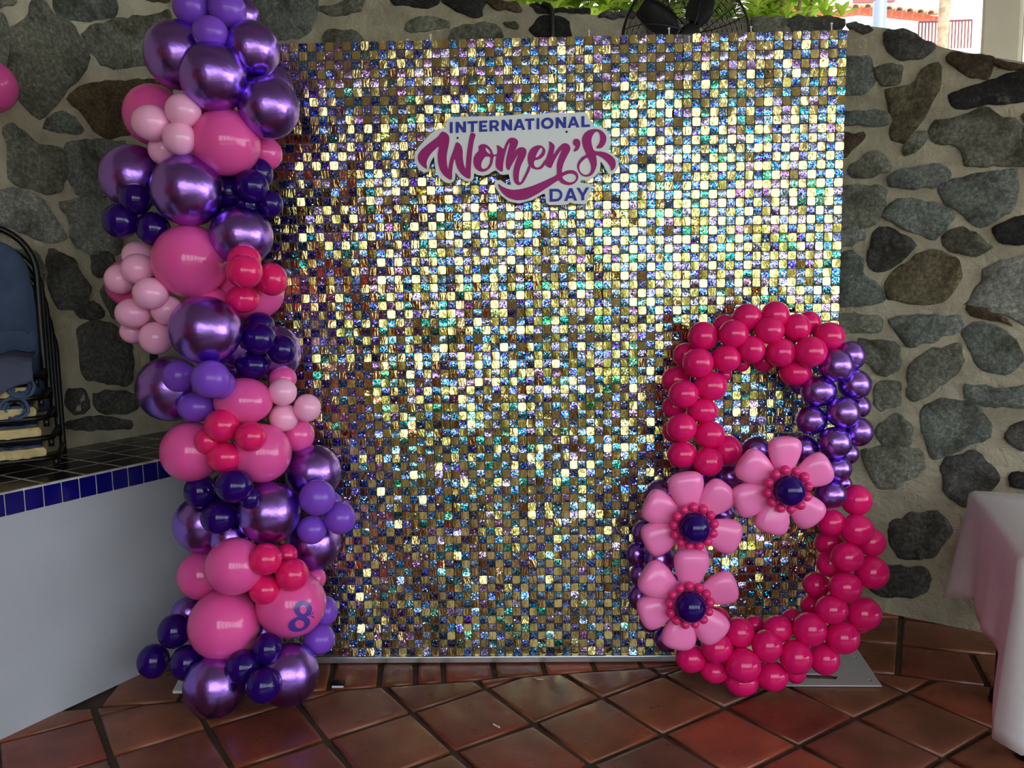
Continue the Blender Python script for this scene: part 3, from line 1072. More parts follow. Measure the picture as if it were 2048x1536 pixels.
def caps(letters, base0, base1, hgt, name):
    sl = (base1[1] - base0[1]) / (base1[0] - base0[0])
    for ch, xa, xb in letters:
        w = xb - xa
        st = 27 if ch in 'IL' else 26
        T = {
            'I': [[(0, 0), (w, 0), (w, hgt), (0, hgt)]],
            'N': [[(0, 0), (st, 0), (st, hgt * .56), (w - st, 0), (w, 0), (w, hgt), (w - st, hgt), (w - st, hgt * .44), (st, hgt), (0, hgt)]],
            'T': [[(w / 2 - st / 2, 0), (w / 2 + st / 2, 0), (w / 2 + st / 2, hgt - 21), (w, hgt - 21), (w, hgt), (0, hgt), (0, hgt - 21), (w / 2 - st / 2, hgt - 21)]],
            'E': [[(0, 0), (w, 0), (w, 21), (st, 21), (st, hgt * .4), (w * .88, hgt * .4), (w * .88, hgt * .6), (st, hgt * .6), (st, hgt - 21), (w * .98, hgt - 21), (w * .98, hgt), (0, hgt)]],
            'L': [[(0, 0), (w, 0), (w, 22), (st, 22), (st, hgt), (0, hgt)]],
            'A': [[(0, 0), (st * 1.02, 0), (w * .31, hgt * .2), (w * .69, hgt * .2), (w - st * 1.02, 0), (w, 0), (w * .5 + st * .55, hgt), (w * .5 - st * .55, hgt)], [(w * .385, hgt * .4), (w * .615, hgt * .4), (w * .5, hgt * .74)]],
            'Y': [[(w / 2 - st / 2, 0), (w / 2 + st / 2, 0), (w / 2 + st / 2, hgt * .36), (w, hgt), (w - st * 1.1, hgt), (w / 2, hgt * .57), (st * 1.1, hgt), (0, hgt), (w / 2 - st / 2, hgt * .36)]],
        }
        if ch == 'O':
            L = [[(w / 2 + w / 2 * math.cos(q), hgt / 2 + (hgt / 2 + 2) * math.sin(q)) for q in (k * math.pi / 16 for k in range(32))],
                 [(w / 2 + (w / 2 - st) * math.cos(q), hgt / 2 + (hgt / 2 - 21) * math.sin(q)) for q in (k * math.pi / 16 for k in range(32))]]
        elif ch == 'D':
            arc = [(w - hgt / 2 * .98 + hgt / 2 * .98 * math.sin(q), hgt / 2 - hgt / 2 * math.cos(q)) for q in (k * math.pi / 14 for k in range(15))]
            ri = hgt / 2 - 23
            arci = [(w - hgt / 2 * .98 + ri * math.sin(q), hgt / 2 - ri * math.cos(q)) for q in (k * math.pi / 14 for k in range(15))]
            L = [[(0, 0)] + arc + [(0, hgt)], [(st, 23)] + arci + [(st, hgt - 23)]]
        elif ch == 'R':
            r1, cyy = hgt * .34, hgt * .66
            arc = [(w - r1 - 4 + r1 * math.sin(q), cyy - r1 * math.cos(q)) for q in (k * math.pi / 12 for k in range(13))]
            ri = r1 - 19
            arci = [(w - r1 - 8 + ri * math.sin(q), cyy - ri * math.cos(q)) for q in (k * math.pi / 12 for k in range(13))]
            L = [[(0, 0), (st, 0), (st, hgt * .3), (w * .5, hgt * .3), (w - st * 1.15, 0), (w, 0), (w * .74, hgt * .36)] + arc[3:] + [(0, hgt)], [(st, cyy - ri)] + arci + [(st, cyy + ri)]]
        else:
            L = T[ch]
        loops = []
        for lp in L:
            loops.append(sgn([(xa + x, base0[1] + (xa + x - base0[0]) * sl - z) for x, z in lp], *Z0))
        q = flat_shape(name, loops, 0.0016, 'sign_blue', sign)
        q.location.y = LY


caps([('I', 446, 471), ('N', 498, 590), ('T', 602, 692), ('E', 707, 779), ('R', 798, 886), ('N', 906, 999), ('A', 1010, 1116), ('T', 1113, 1197), ('I', 1217, 1241), ('O', 1256, 1368), ('N', 1386, 1479), ('A', 1491, 1597), ('L', 1614, 1690)], bl0, bl1, 98, 'letter')
caps([('D', 1332, 1446), ('A', 1462, 1576), ('Y', 1570, 1684)], (1332, 908), (1684, 893), 113, 'letter')

gW = [(355, 1010), (300, 985), (225, 920), (175, 840), (162, 775), (185, 700), (240, 620), (340, 530), (470, 430), (580, 345), (630, 270), (680, 243), (730, 262), (790, 310), (812, 370), (808, 450), (790, 560), (765, 680), (755, 800), (765, 920), (785, 1020), (800, 920), (830, 800), (870, 690), (910, 580), (945, 475), (975, 458), (1030, 500), (1070, 570), (1085, 660), (1085, 760), (1100, 880), (1140, 1015), (1150, 900), (1160, 760), (1175, 640), (1200, 480), (1245, 280), (1348, 295), (1310, 450), (1280, 640), (1265, 800), (1250, 1000), (1240, 1205), (1150, 1185), (1050, 1105), (980, 1000), (945, 900), (918, 800), (890, 900), (870, 1050), (860, 1228), (790, 1210), (690, 1130), (620, 1020), (585, 900), (572, 780), (580, 650), (597, 545), (530, 600), (440, 690), (370, 800), (345, 890)]
go = [(1410, 600), (1405, 560), (1440, 515), (1500, 500), (1570, 515), (1630, 560), (1680, 630), (1705, 700), (1730, 720), (1775, 705), (1780, 740), (1720, 755), (1708, 800), (1690, 900), (1640, 990), (1560, 1050), (1480, 1068), (1400, 1040), (1330, 970), (1300, 870), (1310, 780), (1350, 700), (1410, 640)]
goh = [[(1550, 570), (1600, 600), (1640, 650), (1655, 705), (1610, 690), (1565, 640)], [(1560, 755), (1640, 765), (1650, 800), (1630, 900), (1580, 980), (1520, 1010), (1475, 990), (1460, 930), (1480, 850), (1520, 790)]]
gm = [(135, 525), (190, 535), (240, 570), (280, 600), (320, 500), (370, 410), (430, 370), (500, 375), (560, 410), (580, 460), (550, 560), (485, 695), (530, 620), (600, 572), (670, 562), (730, 595), (750, 650), (735, 730), (690, 830), (640, 930), (605, 1050), (590, 1180), (595, 1270), (620, 1288), (650, 1250), (700, 1150), (750, 1050), (785, 950), (830, 975), (800, 1070), (740, 1190), (690, 1280), (640, 1325), (580, 1340), (520, 1300), (485, 1220), (475, 1100), (490, 980), (530, 850), (580, 700), (520, 800), (460, 900), (420, 980), (395, 1035), (350, 1020), (325, 940), (335, 800), (370, 640), (410, 470), (370, 520), (330, 640), (295, 780), (275, 900), (262, 1060), (210, 1050), (150, 1010), (118, 930), (118, 830), (135, 750), (75, 745), (75, 722), (140, 710), (155, 640), (150, 580)]
ge = [(785, 900), (772, 800), (785, 700), (830, 610), (900, 550), (980, 525), (1060, 535), (1120, 590), (1138, 650), (1110, 730), (1050, 790), (980, 820), (925, 830), (900, 870), (905, 930), (940, 975), (1000, 975), (1060, 920), (1110, 840), (1150, 830), (1120, 930), (1060, 1000), (990, 1022), (920, 1015), (850, 985), (800, 940)]
geh = [[(1060, 575), (1078, 620), (1050, 690), (990, 755), (935, 780), (950, 720), (990, 640), (1030, 585)]]
gn = [(1205, 450), (1235, 448), (1290, 490), (1325, 540), (1315, 620), (1295, 720), (1350, 640), (1430, 540), (1490, 490), (1560, 482), (1620, 520), (1648, 580), (1630, 650), (1570, 760), (1510, 890), (1480, 1000), (1470, 1085), (1520, 1060), (1600, 1035), (1700, 1035), (1780, 1080), (1808, 1160), (1790, 1240), (1720, 1310), (1620, 1340), (1520, 1325), (1440, 1285), (1400, 1240), (1216, 1361), (986, 1511), (756, 1626), (549, 1649), (365, 1591), (250, 1490), (190, 1400), (165, 1325), (180, 1310), (240, 1360), (350, 1410), (480, 1435), (650, 1415), (850, 1360), (1050, 1280), (1250, 1190), (1360, 1130), (1370, 1060), (1365, 950), (1380, 850), (1420, 740), (1470, 610), (1400, 700), (1330, 820), (1280, 930), (1255, 985), (1210, 985), (1160, 955), (1130, 925), (1120, 840), (1150, 790), (1180, 700), (1210, 600), (1215, 520)]
gnh = [[(1480, 1170), (1530, 1135), (1610, 1105), (1690, 1105), (1750, 1140), (1760, 1200), (1720, 1260), (1640, 1285), (1560, 1260), (1500, 1215)]]
gap = [(1700, 440), (1720, 400), (1780, 390), (1830, 420), (1850, 480), (1840, 550), (1800, 620), (1740, 655), (1708, 640), (1715, 615), (1740, 580), (1750, 545), (1710, 515), (1695, 480)]
gs = [(955, 475), (1000, 420), (1025, 340), (1020, 260), (990, 210), (960, 205), (920, 235), (885, 300), (875, 370), (890, 450), (915, 520), (960, 540), (1050, 545), (1140, 570), (1220, 620), (1275, 680), (1290, 750), (1275, 820), (1215, 875), (1195, 800), (1140, 720), (1060, 650), (990, 615), (950, 605), (965, 680), (965, 780), (930, 880), (880, 945), (800, 975), (720, 955), (660, 890), (632, 810), (645, 730), (700, 650), (780, 600), (785, 580), (745, 490), (720, 400), (720, 310), (760, 230), (830, 180), (920, 160), (1010, 170), (1080, 215), (1125, 280), (1130, 350), (1100, 430), (1050, 480), (990, 492)]
gsh = [[(805, 645), (840, 700), (865, 770), (870, 840), (850, 905), (800, 940), (740, 935), (690, 890), (668, 830), (680, 760), (730, 700)]]
for loops, Z in (([gW], Z1), ([go] + goh, Z1), ([gm], Z2), ([ge] + geh, Z2), ([gn] + gnh, Z2), ([gap], Z2), ([gs] + gsh, Z3)):
    sm = [[tuple(p) for p in smooth_loop(lp, len(lp) * 3)] for lp in loops]
    q = flat_shape('letter', [sgn(lp, *Z) for lp in sm], 0.0016, 'sign_pink', sign)
    q.location.y = LY + random.uniform(-0.0002, 0.0002)
    q['label'] = 'magenta script letter'
for a, b in ((515, 341), (1483, 287)):
    p = on_y(800 + a / 4.452, 200 + b / 4.452, SY)
    mb = MB()
    mb.tube([(p.x, SY - 0.0075, p.z), (p.x, SY + 0.045, p.z)], 0.004, 10)
    mb.build('fixing', 'hole', sign)

# ------------------------------------------------------------------ balloons


def balloon_mesh():
    """inflated balloon of radius 1, gently egg-shaped, its neck and knot towards +y"""
    prof = []
    for k in range(19):
        q = math.pi * k / 19
        y = -math.cos(q)
        r = math.sin(q) * (1 - 0.04 * y)
        prof.append((r, y * (1.03 if y > 0 else 1.0)))
    prof = prof[1:] + [(0.07, 1.04), (0.05, 1.07), (0.085, 1.12), (0.06, 1.15)]
    n = 30
    vs = [(0, -1, 0)]
    for r, y in prof:
        for i in range(n):
            a = 2 * math.pi * i / n
            vs.append((r * math.cos(a), y, r * math.sin(a)))
    vs.append((0, 1.15, 0))
    fs = [(0, 1 + i, 1 + (i + 1) % n) for i in range(n)]
    for k in range(len(prof) - 1):
        for i in range(n):
            j = (i + 1) % n
            fs.append((1 + k * n + i, 1 + (k + 1) * n + i, 1 + (k + 1) * n + j, 1 + k * n + j))
    e = 1 + (len(prof) - 1) * n
    fs += [(e + i, len(vs) - 1, e + (i + 1) % n) for i in range(n)]
    return vs, fs


BV, BF = balloon_mesh()
BM = {}


def balloon_data(k):
    if k not in BM:
        o = recalc(mesh_obj('balloon', BV, BF, k, None, True))
        BM[k] = o.data
        bpy.data.objects.remove(o)
    return BM[k]


LBL = {'chrome_purple': 'chrome purple balloon', 'violet': 'matt violet balloon', 'navy': 'dark navy balloon', 'rose': 'large rose pink balloon', 'baby': 'pale baby pink balloon', 'crimson': 'crimson balloon', 'magenta': 'crimson magenta balloon'}


def cluster(root, items, y_of, keep=0.80, floor_z=0.0, ymax=-0.02, fixed=()):
    """items, back to front: (kind, u, v, rx, ry, layer).  Each balloon starts on its layer and is drawn towards the camera
    along its line of sight until it only presses lightly on the ones behind it."""
    done = []
    for it in items:
        k, u, v, rx, ry, lay = it
        d = ray(u, v)
        rpx = (rx + ry) / 2
        y = y_of(lay, v)
        t = (y - CAM.y) / d.y
        while True:
            p = CAM + d * t
            r = rpx * t / FPX
            bad = p.y + r * 0.95 > ymax
            for q, rq in done:
                if (p - q).length < keep * (r + rq):
                    bad = True
                    break
            if not bad or t < 1.8:
                break
            t -= 0.006
        done.append((p, r))
        o = bpy.data.objects.new('balloon', balloon_data(k))
        COL.objects.link(o)
        o.parent = root
        o.location = p - root.location
        o.scale = (rx * t / FPX, r, ry * t / FPX)
        if p.z - o.scale[2] < floor_z:
            o.location.z += floor_z - (p.z - o.scale[2])
        o['label'] = LBL[k]
    return done


CP, LP, NV, HP, BP, MG, MA = 'chrome_purple', 'violet', 'navy', 'rose', 'baby', 'crimson', 'magenta'
column = thing('balloon_column', 'tall organic column of purple, navy and pink balloons left of the sequin backdrop', 'balloons', (-1.2, -0.22, 0))
COLUMN = [
    # back row
    (CP, 483, 33, 37, 37, 0), (CP, 548, 175, 38, 42, 0), (HP, 308.5, 231, 58, 60, 1), (HP, 528.6, 307.6, 36, 34, 0), (CP, 268, 355, 64, 64, 1),
    (NV, 459, 385, 34, 36, 1), (HP, 262, 566, 48, 48, 0), (HP, 498, 585, 70, 58, 0), (CP, 551, 706, 50, 56, 0), (CP, 470, 735, 42, 42, 0), (HP, 566, 757, 27, 25, 0),
    (CP, 341, 777, 65, 65, 1), (HP, 596, 870, 33, 34, 0), (CP, 627, 944, 55, 55, 0), (CP, 407, 1047, 58, 58, 1), (CP, 627, 1085, 54, 57, 0), (HP, 404, 1150, 47, 48, 1),
    (HP, 628, 1157, 24, 24, 0), (CP, 379, 1226, 35, 34, 0), (CP, 527, 1262, 42, 36, 0), (CP, 462, 1075, 40, 42, 0), (CP, 430, 30, 36, 36, 0), (HP, 440, 215, 40, 40, 0), (HP, 425, 620, 46, 46, 0), (NV, 495, 455, 36, 36, 0), (CP, 470, 690, 46, 46, 0), (HP, 470, 1190, 46, 46, 0), (NV, 455, 985, 40, 40, 0), (LP, 645, 1222, 31, 31, 0),
    # the pairs and quads that face forward
    (CP, 359, 111, 67, 67, 2), (CP, 505, 100, 54, 55, 2), (CP, 538, 216, 60, 61, 2), (CP, 432, 1371, 62, 62, 3.6), (CP, 576, 1348, 61, 62, 2.9), (HP, 453, 286, 67, 66, 2),
    (CP, 483.5, 472, 62, 58, 2), (HP, 381, 523, 73, 73, 2), (CP, 377.5, 381, 71, 71, 2.4), (CP, 429, 154.5, 67, 67, 2.4),
    (CP, 412, 660, 71, 68, 2.2), (HP, 487.6, 802, 58, 47, 2), (HP, 383.7, 903, 60, 60, 2), (HP, 524.5, 906, 58, 59, 2), (CP, 538, 1024, 62, 62, 2.2),
    (HP, 470, 1131.6, 57, 57, 2.2), (HP, 583, 1206.5, 69, 66, 2), (HP, 449, 1248, 69.5, 69.5, 2.6),
    # small ones wedged in between, nearest last
    (NV, 405, 1340, 24, 26, 2), (NV, 519, 347, 27, 30, 1), (NV, 498, 410, 28, 28, 1), (NV, 540, 408, 26, 27, 1), (NV, 504, 373, 33, 33, 2),
    (NV, 271.6, 399, 31, 31, 2), (NV, 307, 458, 33, 34, 2), (NV, 241.5, 442, 34.5, 35, 2),
    (LP, 382, 14, 35, 36, 2), (LP, 455, 20, 37, 37, 2), (LP, 421, 66, 35, 32, 3),
    (BP, 329, 300, 31, 31, 2), (BP, 367, 222, 35, 34, 3), (BP, 303, 246, 38, 35, 3), (BP, 360, 277, 33, 33, 3),
    (BP, 277, 512, 31, 30, 1), (BP, 241, 558.6, 30, 30, 1), (BP, 277, 538, 33, 31, 2), (BP, 265, 663, 24, 24, 1), (BP, 334.5, 620, 31, 30, 2), (BP, 267, 626.6, 35, 30, 2), (BP, 301.4, 587, 34, 32, 2), (BP, 312.6, 676, 33, 33, 2),
    (MG, 489, 521, 33, 32, 2), (MG, 486, 598, 33, 28, 2), (MG, 543.7, 559, 31, 33, 2), (MG, 489, 543, 36, 34, 3),
    (NV, 520, 651, 29, 27, 1), (NV, 505, 731, 33, 27, 1), (NV, 564.7, 700, 28, 30, 1), (NV, 518, 677.6, 34, 33, 2),
    (LP, 440, 768, 31, 31, 2), (LP, 358, 752, 31.5, 32, 2), (LP, 393, 813.5, 37, 31, 2), (LP, 422, 758, 38, 38, 3),
    (BP, 565.6, 784, 28, 28, 1), (BP, 568, 835, 29, 28, 1), (BP, 615, 815.7, 27, 28, 1),
    (MG, 415, 882, 25, 27, 2), (MG, 502, 873, 31, 30, 2), (MG, 444, 851, 34, 33, 3), (MG, 449, 914, 34, 31, 3),
    (NV, 500, 996, 22, 22, 2), (NV, 401.5, 982.5, 32, 34, 2), (NV, 438.5, 1034.5, 36, 33, 2), (NV, 468.5, 971.6, 37, 34, 3),
    (LP, 669, 1002, 14, 16, 0), (LP, 624, 1059, 29, 29, 1), (LP, 680, 1036, 32, 32, 1), (LP, 635, 995, 36, 36, 2),
    (MG, 572, 1110, 23, 23, 2), (MG, 530, 1179, 31, 29, 3), (MG, 531, 1118, 33, 32, 3), (MG, 585, 1149, 33, 33, 3),
    (LP, 638, 1278, 32, 30, 1), (NV, 349, 1262, 32, 34, 2), (NV, 307, 1322, 31, 34, 2), (NV, 375, 1325, 33, 35, 2.5),
    (NV, 535, 1298, 30, 32, 3), (NV, 486, 1334, 34, 34, 3), (NV, 527, 1370, 35, 35, 3)]
LAYY = lambda lay, v: -0.15 - 0.075 * lay
cdone = cluster(column, COLUMN, LAYY, keep=0.78, floor_z=0.004)
# number decal on the pink balloon low down at the right: an 8 with a little bow
b8 = [o for o in column.children if o.data == BM[HP] and abs((o.location + column.location - CAM).dot(RT) / (o.location + column.location - CAM).dot(FW) * FPX + 1024 - 583) < 2]
b8 = b8[0]
c8 = b8.location + column.location


def on_ball(u, v, lift):
    d = ray(u, v).normalized()
    oc = CAM - c8
    r = b8.scale[0] + lift
    b_ = oc.dot(d)
    c_ = oc.dot(oc) - r * r
    disc = max(b_ * b_ - c_, 1e-6)
    p = CAM + d * (-b_ - math.sqrt(disc))
    return p


def ring_on_ball(cx, cy_, rx, ry, hx, hy, hrx, hry, tilt):
    vs, fs = [], []
    n = 28
    for k in range(n):
        q = 2 * math.pi * k / n
        for f in (0, 0.33, 0.66, 1):
            ax, ay = rx * math.cos(q), ry * math.sin(q)
            ox = cx + ax * math.cos(tilt) - ay * math.sin(tilt)
            oy = cy_ + ax * math.sin(tilt) + ay * math.cos(tilt)
            ix, iy = hx + hrx * math.cos(q + tilt), hy + hry * math.sin(q + tilt)
            x, y = ox + (ix - ox) * f, oy + (iy - oy) * f
            vs.append(on_ball(560 + x / 15.36, 1180 + y / 15.36, 0.0012))
    for k in range(n):
        j = (k + 1) % n
        for f in range(3):
            fs.append((k * 4 + f, j * 4 + f, j * 4 + f + 1, k * 4 + f + 1))
    return vs, fs


mb = MB()
mb.add(*ring_on_ball(710, 590, 275, 262, 715, 600, 108, 135, 0.1))
mb.add(*ring_on_ball(590, 1050, 350, 225, 608, 1050, 145, 130, -0.35))
for tri in ([(880, 790), (1080, 640), (1000, 760)], [(900, 800), (1030, 800), (1080, 880)]):
    mb.add([on_ball(560 + x / 15.36, 1180 + y / 15.36, 0.0014) for x, y in tri], [(0, 1, 2)])
inv = b8.scale
pts = [Vector(((v.x - c8.x) / inv[0], (v.y - c8.y) / inv[1], (v.z - c8.z) / inv[2])) for v in mb.v]
o = recalc(mesh_obj('number_decal', pts, mb.f, 'sticker', b8, True))
o['label'] = 'violet number 8 decal'
mb = MB()
mb.tube([(-1.24, -0.2, 0.01), (-1.24, -0.17, 2.5)], 0.012, 10)
mb.build('pole', 'white_plastic', column)
mb = MB()
pl0, pl1 = on_floor(345, 1388), on_floor(372, 1350)
mb.prism([(pl0.x, pl0.y, 0.001), (-1.08, pl0.y, 0.001), (-1.08, -0.03, 0.001), (pl1.x - 0.03, -0.03, 0.001)], (0, 0, 0.011))
bevel(recalc(mb.build('base_plate', 'white_plastic', column)), 0.003)

# ------------------------------------------------------------------ the balloon number eight
eight = thing('balloon_number', 'big standing number 8 made of magenta and chrome purple balloons', 'balloons', (0.6, -0.2, 0))
EIGHT = [
    # back row
    (MA, 1449, 653, 24, 24, 0), (MA, 1617, 646, 24, 24, 0), (MA, 1371, 710, 25, 25, 0), (MA, 1527, 722, 22, 22, 0), (MA, 1483, 728, 16, 16, 0), (MA, 1449, 750, 14, 14, 0), (MA, 1345, 862, 20, 22, 0), (MA, 1349, 813, 25, 23, 0), (MA, 1352, 759.5, 29, 27, 0),
    (CP, 1600, 765, 24, 24, 0), (CP, 1716, 813, 24, 24, 0), (CP, 1695, 907, 22, 22, 0), (CP, 1685, 967, 18, 18, 0), (CP, 1511, 899, 28, 26, 0), (CP, 1460, 953, 28, 26, 0), (CP, 1385, 950, 27, 24, 0), (CP, 1417, 972, 25, 25, 0), (CP, 1319, 987, 28, 28, 0), (CP, 1552, 905, 26, 26, 0),
    (CP, 1286, 1066, 22, 26, 0), (CP, 1273, 1108, 21, 24, 0), (CP, 1280, 1150, 20, 24, 0), (CP, 1278, 1194, 22, 26, 0), (CP, 1300, 1240, 22, 24, 0), (CP, 1445, 1028, 24, 24, 0), (CP, 1334, 1278, 26, 25, 0), (CP, 1340, 1170, 26, 26, 0),
    (MA, 1658, 1086, 28, 26, 0), (MA, 1661, 1126, 28, 28, 0), (MA, 1632, 1169, 26, 25, 0), (MA, 1625, 1211, 24, 22, 0), (MA, 1585, 1239, 23, 22, 0), (MA, 1509, 1249, 20, 18, 0), (MA, 1722, 1252, 16, 14, 0), (MA, 1590, 1342, 22, 24, 0.6), (MA, 1435, 1240, 25, 27, 0),
    # front pairs
    (CP, 1319, 1118, 31, 30, 1), (CP, 1701, 711.6, 29, 30, 1), (MA, 1658, 673, 30, 29, 1), (MA, 1494, 635, 29, 28, 1), (MA, 1550, 630, 28, 28, 1), (MA, 1592.6, 656, 28, 29, 1), (MA, 1539, 661, 29, 27, 1.5), (MA, 1405.6, 673, 30, 30, 1), (MA, 1467, 668, 30, 29, 1.5),
    (MA, 1591, 745, 32, 27, 1), (MA, 1503, 699, 27, 28, 1.5), (MA, 1561, 705, 29, 29, 1.5), (MA, 1452, 717, 29, 27, 1.5), (MA, 1396, 725.6, 31, 30, 1.7), (MA, 1621, 703.6, 32, 31, 1.8),
    (MA, 1420.5, 772, 33, 30, 1.2), (MA, 1405.6, 821, 30, 25, 1.2), (MA, 1367, 788, 30, 28, 1.6), (MA, 1453, 900, 31, 30, 0.8), (MA, 1419, 869, 31, 28, 1.3), (MA, 1363, 855, 30, 29, 1.6), (MA, 1364, 908.6, 30, 28, 1.3), (MA, 1416, 923.6, 30, 29, 1.6),
    (CP, 1609, 899, 29, 30, 0.8), (CP, 1636.5, 782.5, 35, 32, 1.2), (CP, 1709, 769, 32, 31, 1.2), (CP, 1622, 840, 31, 29, 1.2), (CP, 1715, 863, 30, 30, 1.2), (CP, 1673, 731, 34, 33, 1.6), (CP, 1685.7, 825, 33, 32, 1.7), (CP, 1669, 885, 33, 32, 1.7), (CP, 1673, 937, 29, 27, 1.4), (MA, 1712, 1000, 30, 31, 0.9), (CP, 1661, 989, 31, 28, 1.6),
    (MA, 1662, 1045, 28, 27, 1), (MA, 1742, 1084, 28, 28, 0.9), (MA, 1713, 1059, 33, 31, 1.4), (MA, 1743, 1144, 33, 33, 1.2), (MA, 1694, 1114, 32, 29, 1.7), (MA, 1690, 1173, 33, 30, 1.7), (MA, 1726, 1226, 35, 33, 1.2), (MA, 1662.6, 1218, 32, 29, 1.7),
    (MA, 1556, 1257, 30, 27, 1), (MA, 1478, 1265, 30, 31, 1), (MA, 1381, 1316, 30, 28, 1), (MA, 1429, 1341, 29, 24, 1), (MA, 1648, 1317, 30, 32, 1.2), (MA, 1684, 1274, 34, 33, 1.5), (MA, 1619, 1258, 33, 34, 1.6), (MA, 1433, 1294, 31, 31, 1.5), (MA, 1534, 1291, 30, 32, 1.6),
    (MA, 1483, 1366, 34, 29, 1), (MA, 1544, 1351, 31, 30, 1.2), (MA, 1591.6, 1314, 32, 34, 1.7), (MA, 1486, 1330, 35, 34, 1.8)]


def eight_y(lay, v):
    t = (v - 630) / (1370 - 630)
    return -0.065 - 0.075 * lay - 0.14 * t


edone = cluster(eight, EIGHT, eight_y, keep=0.76, floor_z=0.003, ymax=-0.025)


# ------------------------------------------------------------------ balloon flowers
def petal_mesh():
    """heart-like pearl balloon along +x from 0 to 1, thinner front to back"""
    vs, fs = [], []
    n, mrows = 24, 22
    PT = [0, .04, .12, .25, .4, .52, .62, .7, .78, .85, .9, .94, .97, .99, 1]
    PWD = [.05, .12, .175, .25, .325, .375, .402, .413, .412, .395, .365, .315, .255, .16, .03]
    for k in range(mrows + 1):
        t = 1 - (1 - k / mrows) ** 1.7
        x = t
        w = float(np.interp(t, PT, PWD))
        for i in range(n):
            a = 2 * math.pi * i / n
            ca, sa = math.cos(a), math.sin(a)
            e = 0.92
            zz = w * math.copysign(abs(ca) ** e, ca)
            yy = 0.60 * w * math.copysign(abs(sa) ** e, sa)
            # a soft hollow down the face
            if yy < 0:
                yy *= 1 - 0.10 * math.exp(-(zz / 0.16) ** 2) * math.sin(math.pi * t) ** 2
            dx = 0.0
            vs.append((x + dx, yy, zz))
    for k in range(mrows):
        for i in range(n):
            j = (i + 1) % n
            fs.append((k * n + i, k * n + j, (k + 1) * n + j, (k + 1) * n + i))
    fs.append(tuple(range(n))[::-1])
    fs.append(tuple(range(mrows * n, (mrows + 1) * n)))
    o = recalc(mesh_obj('petal', vs, fs, 'petal', None, True))
    me = o.data
    bpy.data.objects.remove(o)
    return me


PM = petal_mesh()
bo = bpy.data.meshes.new('bead')
bms = bmesh.new()
bmesh.ops.create_uvsphere(bms, u_segments=14, v_segments=10, radius=1)
bms.to_mesh(bo)
bms.free()
bo.materials.append(M['bead'])
bo.polygons.foreach_set('use_smooth', [True] * len(bo.polygons))
FLOWERS = [
    ('pink balloon flower with navy centre, upper right of the three on the number 8', 1569.5, 974.4, [147, 89, 26, -47, -107, 201], 101, 12, -0.335),
    ('pink balloon flower with navy centre, at the left waist of the number 8', 1383.6, 1048.0, [98, 154, 205, 272, -21, 45], 103, 13, -0.32),
    ('pink balloon flower with navy centre, lowest of the three on the number 8', 1375.4, 1202.7, [84, 146, 200, 259, -49, 17], 103, 13, -0.385)]
for lab, u, v, angs, L, nb, y in FLOWERS:
    c = on_y(u, v, y)
    sc = (c - CAM).dot(FW) / FPX
    fl = thing('balloon_flower', lab, 'flower', c, 'balloon flowers on the number 8')
    for i, a in enumerate(angs):
        o = bpy.data.objects.new('petal', PM)
        COL.objects.link(o)
        o.parent = fl
        q = math.radians(a)
        k = L * sc * (1 + random.uniform(-0.03, 0.03)) * 0.86
        o.rotation_euler = (random.gauss(0, 0.12), -q, random.uniform(-0.04, 0.04))
        o.rotation_mode = 'XYZ'
        o.location = (math.cos(q) * 16 * sc, 0.012 + 0.004 * (i % 2), math.sin(q) * 16 * sc)
        o.scale = (k, k * 0.95, k * 0.98)
    for i in range(nb):
        q = 2 * math.pi * (i + 0.3) / nb
        o = bpy.data.objects.new('bead', bo)
        COL.objects.link(o)
        o.parent = fl
        R = 40 * sc
        o.location = (R * math.cos(q), -0.036, R * math.sin(q))
        rr = 9.3 * sc * random.uniform(0.92, 1.08)
        o.scale = (rr, rr, rr)
    o = bpy.data.objects.new('flower_centre', balloon_data(NV))
    COL.objects.link(o)
    o.parent = fl
    o.location = (0, -0.05, 0)
    rr = 30.5 * sc
    o.scale = (rr, rr, rr)

# a pink balloon taped to the wall at the left
pb = on_wall(-55, 180, *WL) + Vector((0.878, -0.478, 0)) * 0.11
rad = 54 * (pb - CAM).dot(FW) / FPX
o = bpy.data.objects.new('balloon', balloon_data(HP))
COL.objects.link(o)
o.location = pb
o.scale = (rad, rad, rad)
tag(o, 'single pink balloon on the stone wall at the left picture edge', 'balloon')

# ------------------------------------------------------------------ stacked chairs on the bench
cf = Vector((0.5, -0.866, 0))
cr = Vector((0.866, 0.5, 0))
base = Vector((-2.23, 0.03, HB))


def chair_pt(x, f, z):
    return cr * x + cf * f + Vector((0, 0, z))


